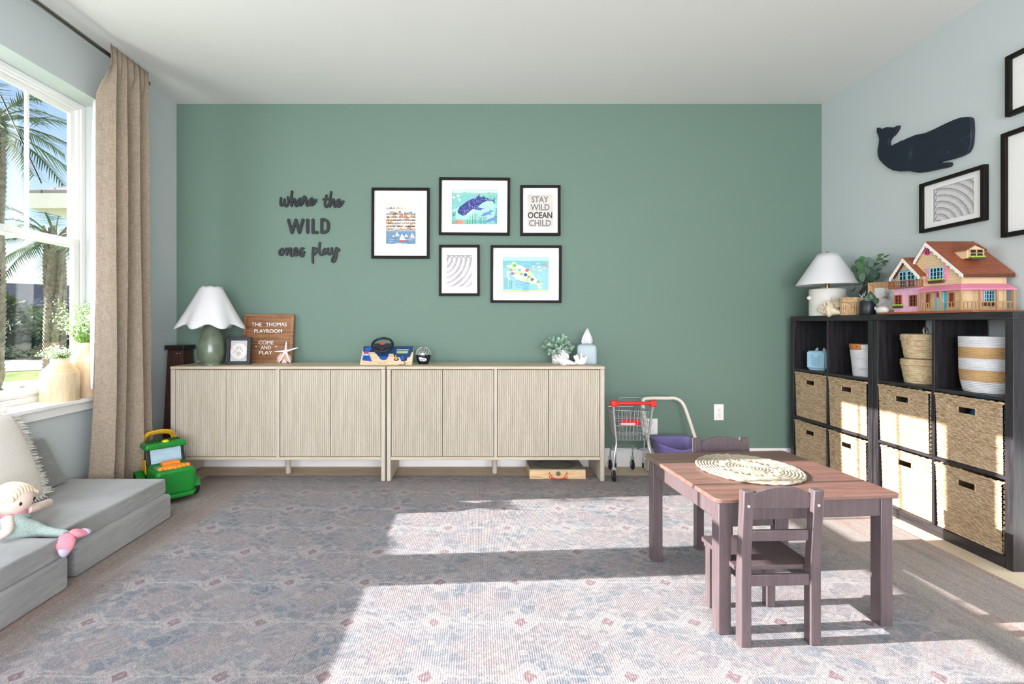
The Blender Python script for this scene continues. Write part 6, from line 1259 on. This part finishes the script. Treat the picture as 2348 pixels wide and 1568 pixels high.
for y in (-.028, .033): o = MB().ball(hc + Vector((.0535, y, -.006)), (.004, .0062, .0075), 12, 8).build('eye', M('#3a1d18', .15, var=0), t, 80)
MB().tube(smooth_path([hc + Vector((.052, -.014, -.034)), hc + Vector((.0545, .002, -.038)), hc + Vector((.052, .016, -.033))], 4), .0012, 5).build('mouth', PNK, t)
m = MB(); m.tube(smooth_path([hc + Vector((-.01, 0, -.045)), hc + Vector((.0, .0, -.085)), dp(40, 1212, -1.86) , dp(85, 1216, -1.80), dp(125, 1222, -1.73), dp(152, 1224, -1.665)], 6), [.036 + .026 * math.sin(PI * min(1, k / 20)) - .0007 * k for k in range(31)], 18); m.build('body', MINT, t, 80, sub=1)
MB().tube([hc + Vector((.034 * math.cos(a), .036 * math.sin(a), -.052)) for a in [2 * PI * k / 24 for k in range(24)]], .011, 9, closed=True).build('collar', PNK, t, 80)
for (pts, rr) in (([dp(62, 1168, -1.87), dp(85, 1162, -1.88), dp(112, 1152, -1.93)], [.02, .018, .016]), ([hc + Vector((.02, -.05, -.06)), hc + Vector((.06, -.09, -.085)), hc + Vector((.05, -.12, -.1))], [.02, .018, .015])): MB().tube(smooth_path(pts, 4), [rr[0] + (rr[-1] - rr[0]) * k / 8 for k in range(9)], 12).build('arm', SKIN, t, 80)
for (a, b, c) in ((dp(152, 1224, -1.655), dp(150, 1250, -1.632), dp(146, 1276, -1.625)), (dp(158, 1222, -1.655), dp(182, 1222, -1.632), dp(203, 1217, -1.625))):
    pts = smooth_path([a, b, c], 6); m = MB(); m.tube(pts, [.012, .020, .026, .030, .032, .032, .030, .028, .025, .021, .016, .011, .004], 14, flat=.5); m.build('tail_fin', PNK, t, 80); m = MB(); e = (pts[-1] - pts[-2]) * .6
    m.tube([pts[-5], pts[-4], pts[-3], pts[-2] + e * .3, pts[-1] + e], [.0268, .0262, .0232, .017, .005], 14, flat=.56); m.build('fin_edge', LAV, t, 80)
# ================================================================== OUTDOORS, seen through the window
GZ = -.35
def ground(name, h1, h2, x0, x1, y0, y1, z, label, cat, sc=3):
    g = Graph(name); v = g.world(); n = g.noise(v, sc, 4); m_ = g.done(g.mix(g.step(n, .35, .65), C(h1), C(h2)), .95, 0, .1); return struct(MB().box(x0, x1, y0, y1, z - .05, z).build(name, m_), label, cat)
ground('lawn', '#6f8a4e', '#8fa565', -70, -2.9, -30, 70, GZ, 'green lawn outside the window', 'lawn', 2)
# sidewalk and road strips run across the view
def strip(name, d0, d1, h1, h2, z, label, cat):
    # bands at a given distance along the view direction through the window
    dv = Vector((-.66, .75, 0)); sv = Vector((.75, .66, 0)); m = MB(); c = [dv * d0 - sv * 30, dv * d0 + sv * 6, dv * d1 + sv * 6, dv * d1 - sv * 30]; m.prism([(p.x, p.y) for p in c], z, z + .02); g = Graph(name); n = g.noise(g.world(), 2, 4); struct(m.build(name, g.done(g.mix(n, C(h1), C(h2)), .9)), label, cat)
strip('sidewalk', 12.8, 16.5, '#b5b3ae', '#c9c7c2', GZ, 'pale concrete path outside the window', 'path'); strip('road', 20, 28, '#8f9398', '#a4a7aa', GZ, 'grey road beyond the lawn', 'road')
GLEAF = [M('#4f6b46', .7, var=.35, vs=3), M('#6c8a52', .7, var=.35, vs=3), M('#3e5a4a', .7, var=.3, vs=3)]
def hedge(label, c, size, n, seed, k, grp='shrubs beyond the lawn', flower=None):
    rnd = random.Random(seed); t = thing('hedge_shrub', label, 'shrub', c, 0, grp); m = MB(); mf = MB()
    for i in range(n):
        a, b = rnd.random() * 2 * PI, rnd.uniform(-.1, 1.5); q = Vector((size[0] * math.cos(a) * math.cos(b), size[1] * math.sin(a) * math.cos(b), size[2] * max(0.02, math.sin(b)))) * rnd.uniform(.75, 1.05)
        leaf_mesh(m, q, Vector((rnd.uniform(-1, 1), rnd.uniform(-1, 1), rnd.uniform(-.5, 1))), Vector((rnd.uniform(-1, 1), rnd.uniform(-1, 1), 1)), .14 * size[2] + .06, .05 * size[2] + .03)
        if flower and i % 14 == 0: mf.ball(q, .03, 5, 3)
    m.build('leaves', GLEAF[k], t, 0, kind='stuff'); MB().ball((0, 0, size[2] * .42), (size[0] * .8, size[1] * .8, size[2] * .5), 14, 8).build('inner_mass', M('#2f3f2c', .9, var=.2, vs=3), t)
    if flower: mf.build('blossoms', M(flower, .7, var=.1), t, 60, kind='stuff')
def op(x, d): # point on the ground in pixel column x at depth Y = d
    return Vector(((x - VX) / FPX * d, d, GZ))
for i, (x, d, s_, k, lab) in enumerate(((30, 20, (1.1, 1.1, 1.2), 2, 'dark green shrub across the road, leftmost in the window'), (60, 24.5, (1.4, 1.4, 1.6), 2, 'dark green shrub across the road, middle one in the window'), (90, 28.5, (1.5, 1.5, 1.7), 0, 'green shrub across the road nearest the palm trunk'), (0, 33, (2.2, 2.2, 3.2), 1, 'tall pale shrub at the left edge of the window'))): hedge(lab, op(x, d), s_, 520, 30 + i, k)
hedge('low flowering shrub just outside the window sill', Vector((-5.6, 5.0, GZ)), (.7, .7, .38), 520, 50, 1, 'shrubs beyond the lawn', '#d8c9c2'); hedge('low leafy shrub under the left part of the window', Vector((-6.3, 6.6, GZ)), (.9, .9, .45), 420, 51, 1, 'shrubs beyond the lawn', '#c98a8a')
# palms with cut leaf bases on the trunk
def palm(label, base, h, r, seed, nf=22, fl=1.5):
    rnd = random.Random(seed); t = thing('palm_tree', label, 'palm tree', base, 0, 'palms outside the window'); BARK = M('#8d857b', .9, var=.25, vs=9)
    MB().lathe([(r * 1.05, 0), (r * .9, h * .2), (r * .85, h * .7), (r * .9, h)], 18).build('trunk', BARK, t, 60); m = MB()
    nb = int(h / .085)
    for i in range(nb):
        for j in range(5):
            a = i * 1.3 + j * 2 * PI / 5; z = .3 + (h - .2) * i / nb; d = Vector((math.cos(a), math.sin(a), 0)); p = d * r * .8 + Vector((0, 0, z)); tip = p + d * .08 + Vector((0, 0, .24)); sd = Vector((-d.y, d.x, 0)); w_ = .06
            m.add([p - sd * w_, p + sd * w_, tip + sd * w_ * .45, tip - sd * w_ * .45, p + d * .03 + sd * w_, p + d * .03 - sd * w_, tip + d * .03 + sd * w_ * .4, tip + d * .03 - sd * w_ * .4], [(0, 1, 2, 3), (5, 7, 6, 4), (1, 4, 6, 2), (0, 3, 7, 5), (3, 2, 6, 7)])
    m.build('leaf_bases', M('#9a9288', .9, var=.3, vs=12), t, 0, kind='stuff')
    FR_ = M('#6f8763', .6, var=.25, vs=8)
    for i in range(nf):
        a = i * 2.4; el = R(-25 + 90 * (i / nf)); d = Vector((math.cos(a) * math.cos(el), math.sin(a) * math.cos(el), math.sin(el))); L = fl * rnd.uniform(.8, 1.1); pts = [Vector((0, 0, h)) + d * L * s_ + Vector((0, 0, -.35 * L * s_ ** 2.4)) for s_ in (0, .2, .4, .6, .8, 1)]; m = MB(); m.tube(pts, [.022, .018, .014, .01, .008, .004], 5); sd0 = d.cross(Vector((0, 0, 1))).normalized()
        for k in range(22):
            s_ = .35 + .65 * k / 21; i0 = min(4, int(s_ * 5)); p = pts[i0].lerp(pts[i0 + 1], s_ * 5 - i0)
            for sg in (-1, 1): q = p + (sd0 * sg * .75 + d * .65 + Vector((0, 0, -.3 - .3 * rnd.random()))) * .34 * fl * (1.15 - .55 * s_); w_ = (q - p).cross(Vector((0, 0, 1))).normalized() * .014; m.add([p - w_, p + w_, q], [(0, 1, 2)])
        m.build('frond', FR_, t, 0)
palm('palm tree with a rough trunk standing in the window view', op(126, 10.2), 3.15, .115, 3, 24, 1.25)
palm('taller palm tree at the left edge of the window view', op(-24, 8.6), 4.9, .14, 5, 26, 1.5)
# neighbouring wing with shingle roof
t = thing('house_wing', 'grey shingle roof corner of a neighbouring house wing', 'house', (-4.6, 6.2, GZ)); RO = Vector((-4.6, 6.2, GZ)); SHN = Graph('shingles'); v = SHN.world(); x, y, z = SHN.xyz(v); b_ = SHN.node('ShaderNodeTexBrick'); SHN.put(b_.inputs['Vector'], SHN.vec(x + y, z * 2.6, 0)); b_.inputs['Color1'].default_value = C('#7d7c7e'); b_.inputs['Color2'].default_value = C('#96928f'); b_.inputs['Mortar'].default_value = C('#4e4d50'); b_.inputs['Scale'].default_value = 1; b_.inputs['Brick Width'].default_value = .33; b_.inputs['Row Height'].default_value = .16; b_.inputs['Mortar Size'].default_value = .012; SHM = SHN.done(S(SHN, b_.outputs[0]), .9)
e0 = atX(66, 436, -5.05) - RO; ez = e0.z; ex, ey = -5.05 + 4.6, e0.y
MB().add([(ex, ey, ez), (1.7, ey, ez), (1.7, ey + 6, ez), (ex, ey + 6, ez), (ex + 2.1, ey + 2.1, ez + 1.0), (1.7, ey + 2.1, ez + 1.0), (1.7, ey + 6, ez + 1.0), (ex + 2.1, ey + 6, ez + 1.0), (ex, ey, ez - .03), (1.7, ey, ez - .03), (1.7, ey + 6, ez - .03), (ex, ey + 6, ez - .03)], [(0, 1, 5, 4), (3, 0, 4, 7), (4, 5, 6, 7), (1, 2, 6, 5), (2, 3, 7, 6), (11, 10, 9, 8), (0, 8, 9, 1), (3, 11, 8, 0), (1, 9, 10, 2), (2, 10, 11, 3)]).build('roof', SHM, t, 0)
FAS = M('#d9d3c9', .6, var=.03); MB().box(ex, 1.68, ey, ey + .03, ez - .2, ez - .032).box(ex, ex + .03, ey + .03, ey + 6, ez - .2, ez - .032).box(ex + .03, 1.68, ey + .03, ey + 6, ez - .2, ez - .19).build('fascia', FAS, t)
MB().box(ex + .55, 1.6, ey + .5, ey + 5.6, 0, ez - .201).build('wall', M('#c9c4ba', .8, var=.05, vs=3), t)
# far houses
def far_house(label, x, d, wd, h, rc, wc):
    p = op(x, d); t = thing('far_house', label, 'house', p, 40, 'far houses'); MB().box(-wd / 2, wd / 2, -3, 3, 0, h).build('wall', M(wc, .8, var=.05, vs=1), t); MB().add([(-wd / 2 - .5, -3.5, h), (wd / 2 + .5, -3.5, h), (wd / 2 + .5, 3.5, h), (-wd / 2 - .5, 3.5, h), (-wd / 2 + 2, 0, h + 1.9), (wd / 2 - 2, 0, h + 1.9)], [(0, 1, 5, 4), (2, 3, 4, 5), (1, 2, 5), (3, 0, 4), (3, 2, 1, 0)]).build('roof', M(rc, .8, var=.08, vs=2), t, 0)
    for k in range(3): xx = -wd / 2 + wd * (k + .5) / 3; f = MB().box(xx - .6, xx + .6, -3.06, -3.0, 1, 2.3).build('window', M('#e6e4e0', .5, var=0), t); MB().box(xx - .5, xx + .5, -3.08, -3.062, 1.1, 2.2).build('pane', M('#7d8b98', .1, var=0), f)
far_house('pale blue grey house across the road', 40, 44, 13, 2.9, '#8d98a6', '#b9c6cf'); far_house('dark roofed house beyond the palm trunk', 92, 40, 10, 2.7, '#6a6f7a', '#a9a4a0')
t = thing('overhead_wire', 'dark overhead wire running down to the neighbouring roof', 'wire', (-6, 7, 3)); a, b = at(66, 358, 6.6) - Vector((-6, 7, 3)), at(92, 414, 6.6) - Vector((-6, 7, 3)); d = b - a
MB().tube([a - d * 2.5, a, b, b + d * .1], .009, 6).build('wire', M('#2b2f36', .6, var=0), t)
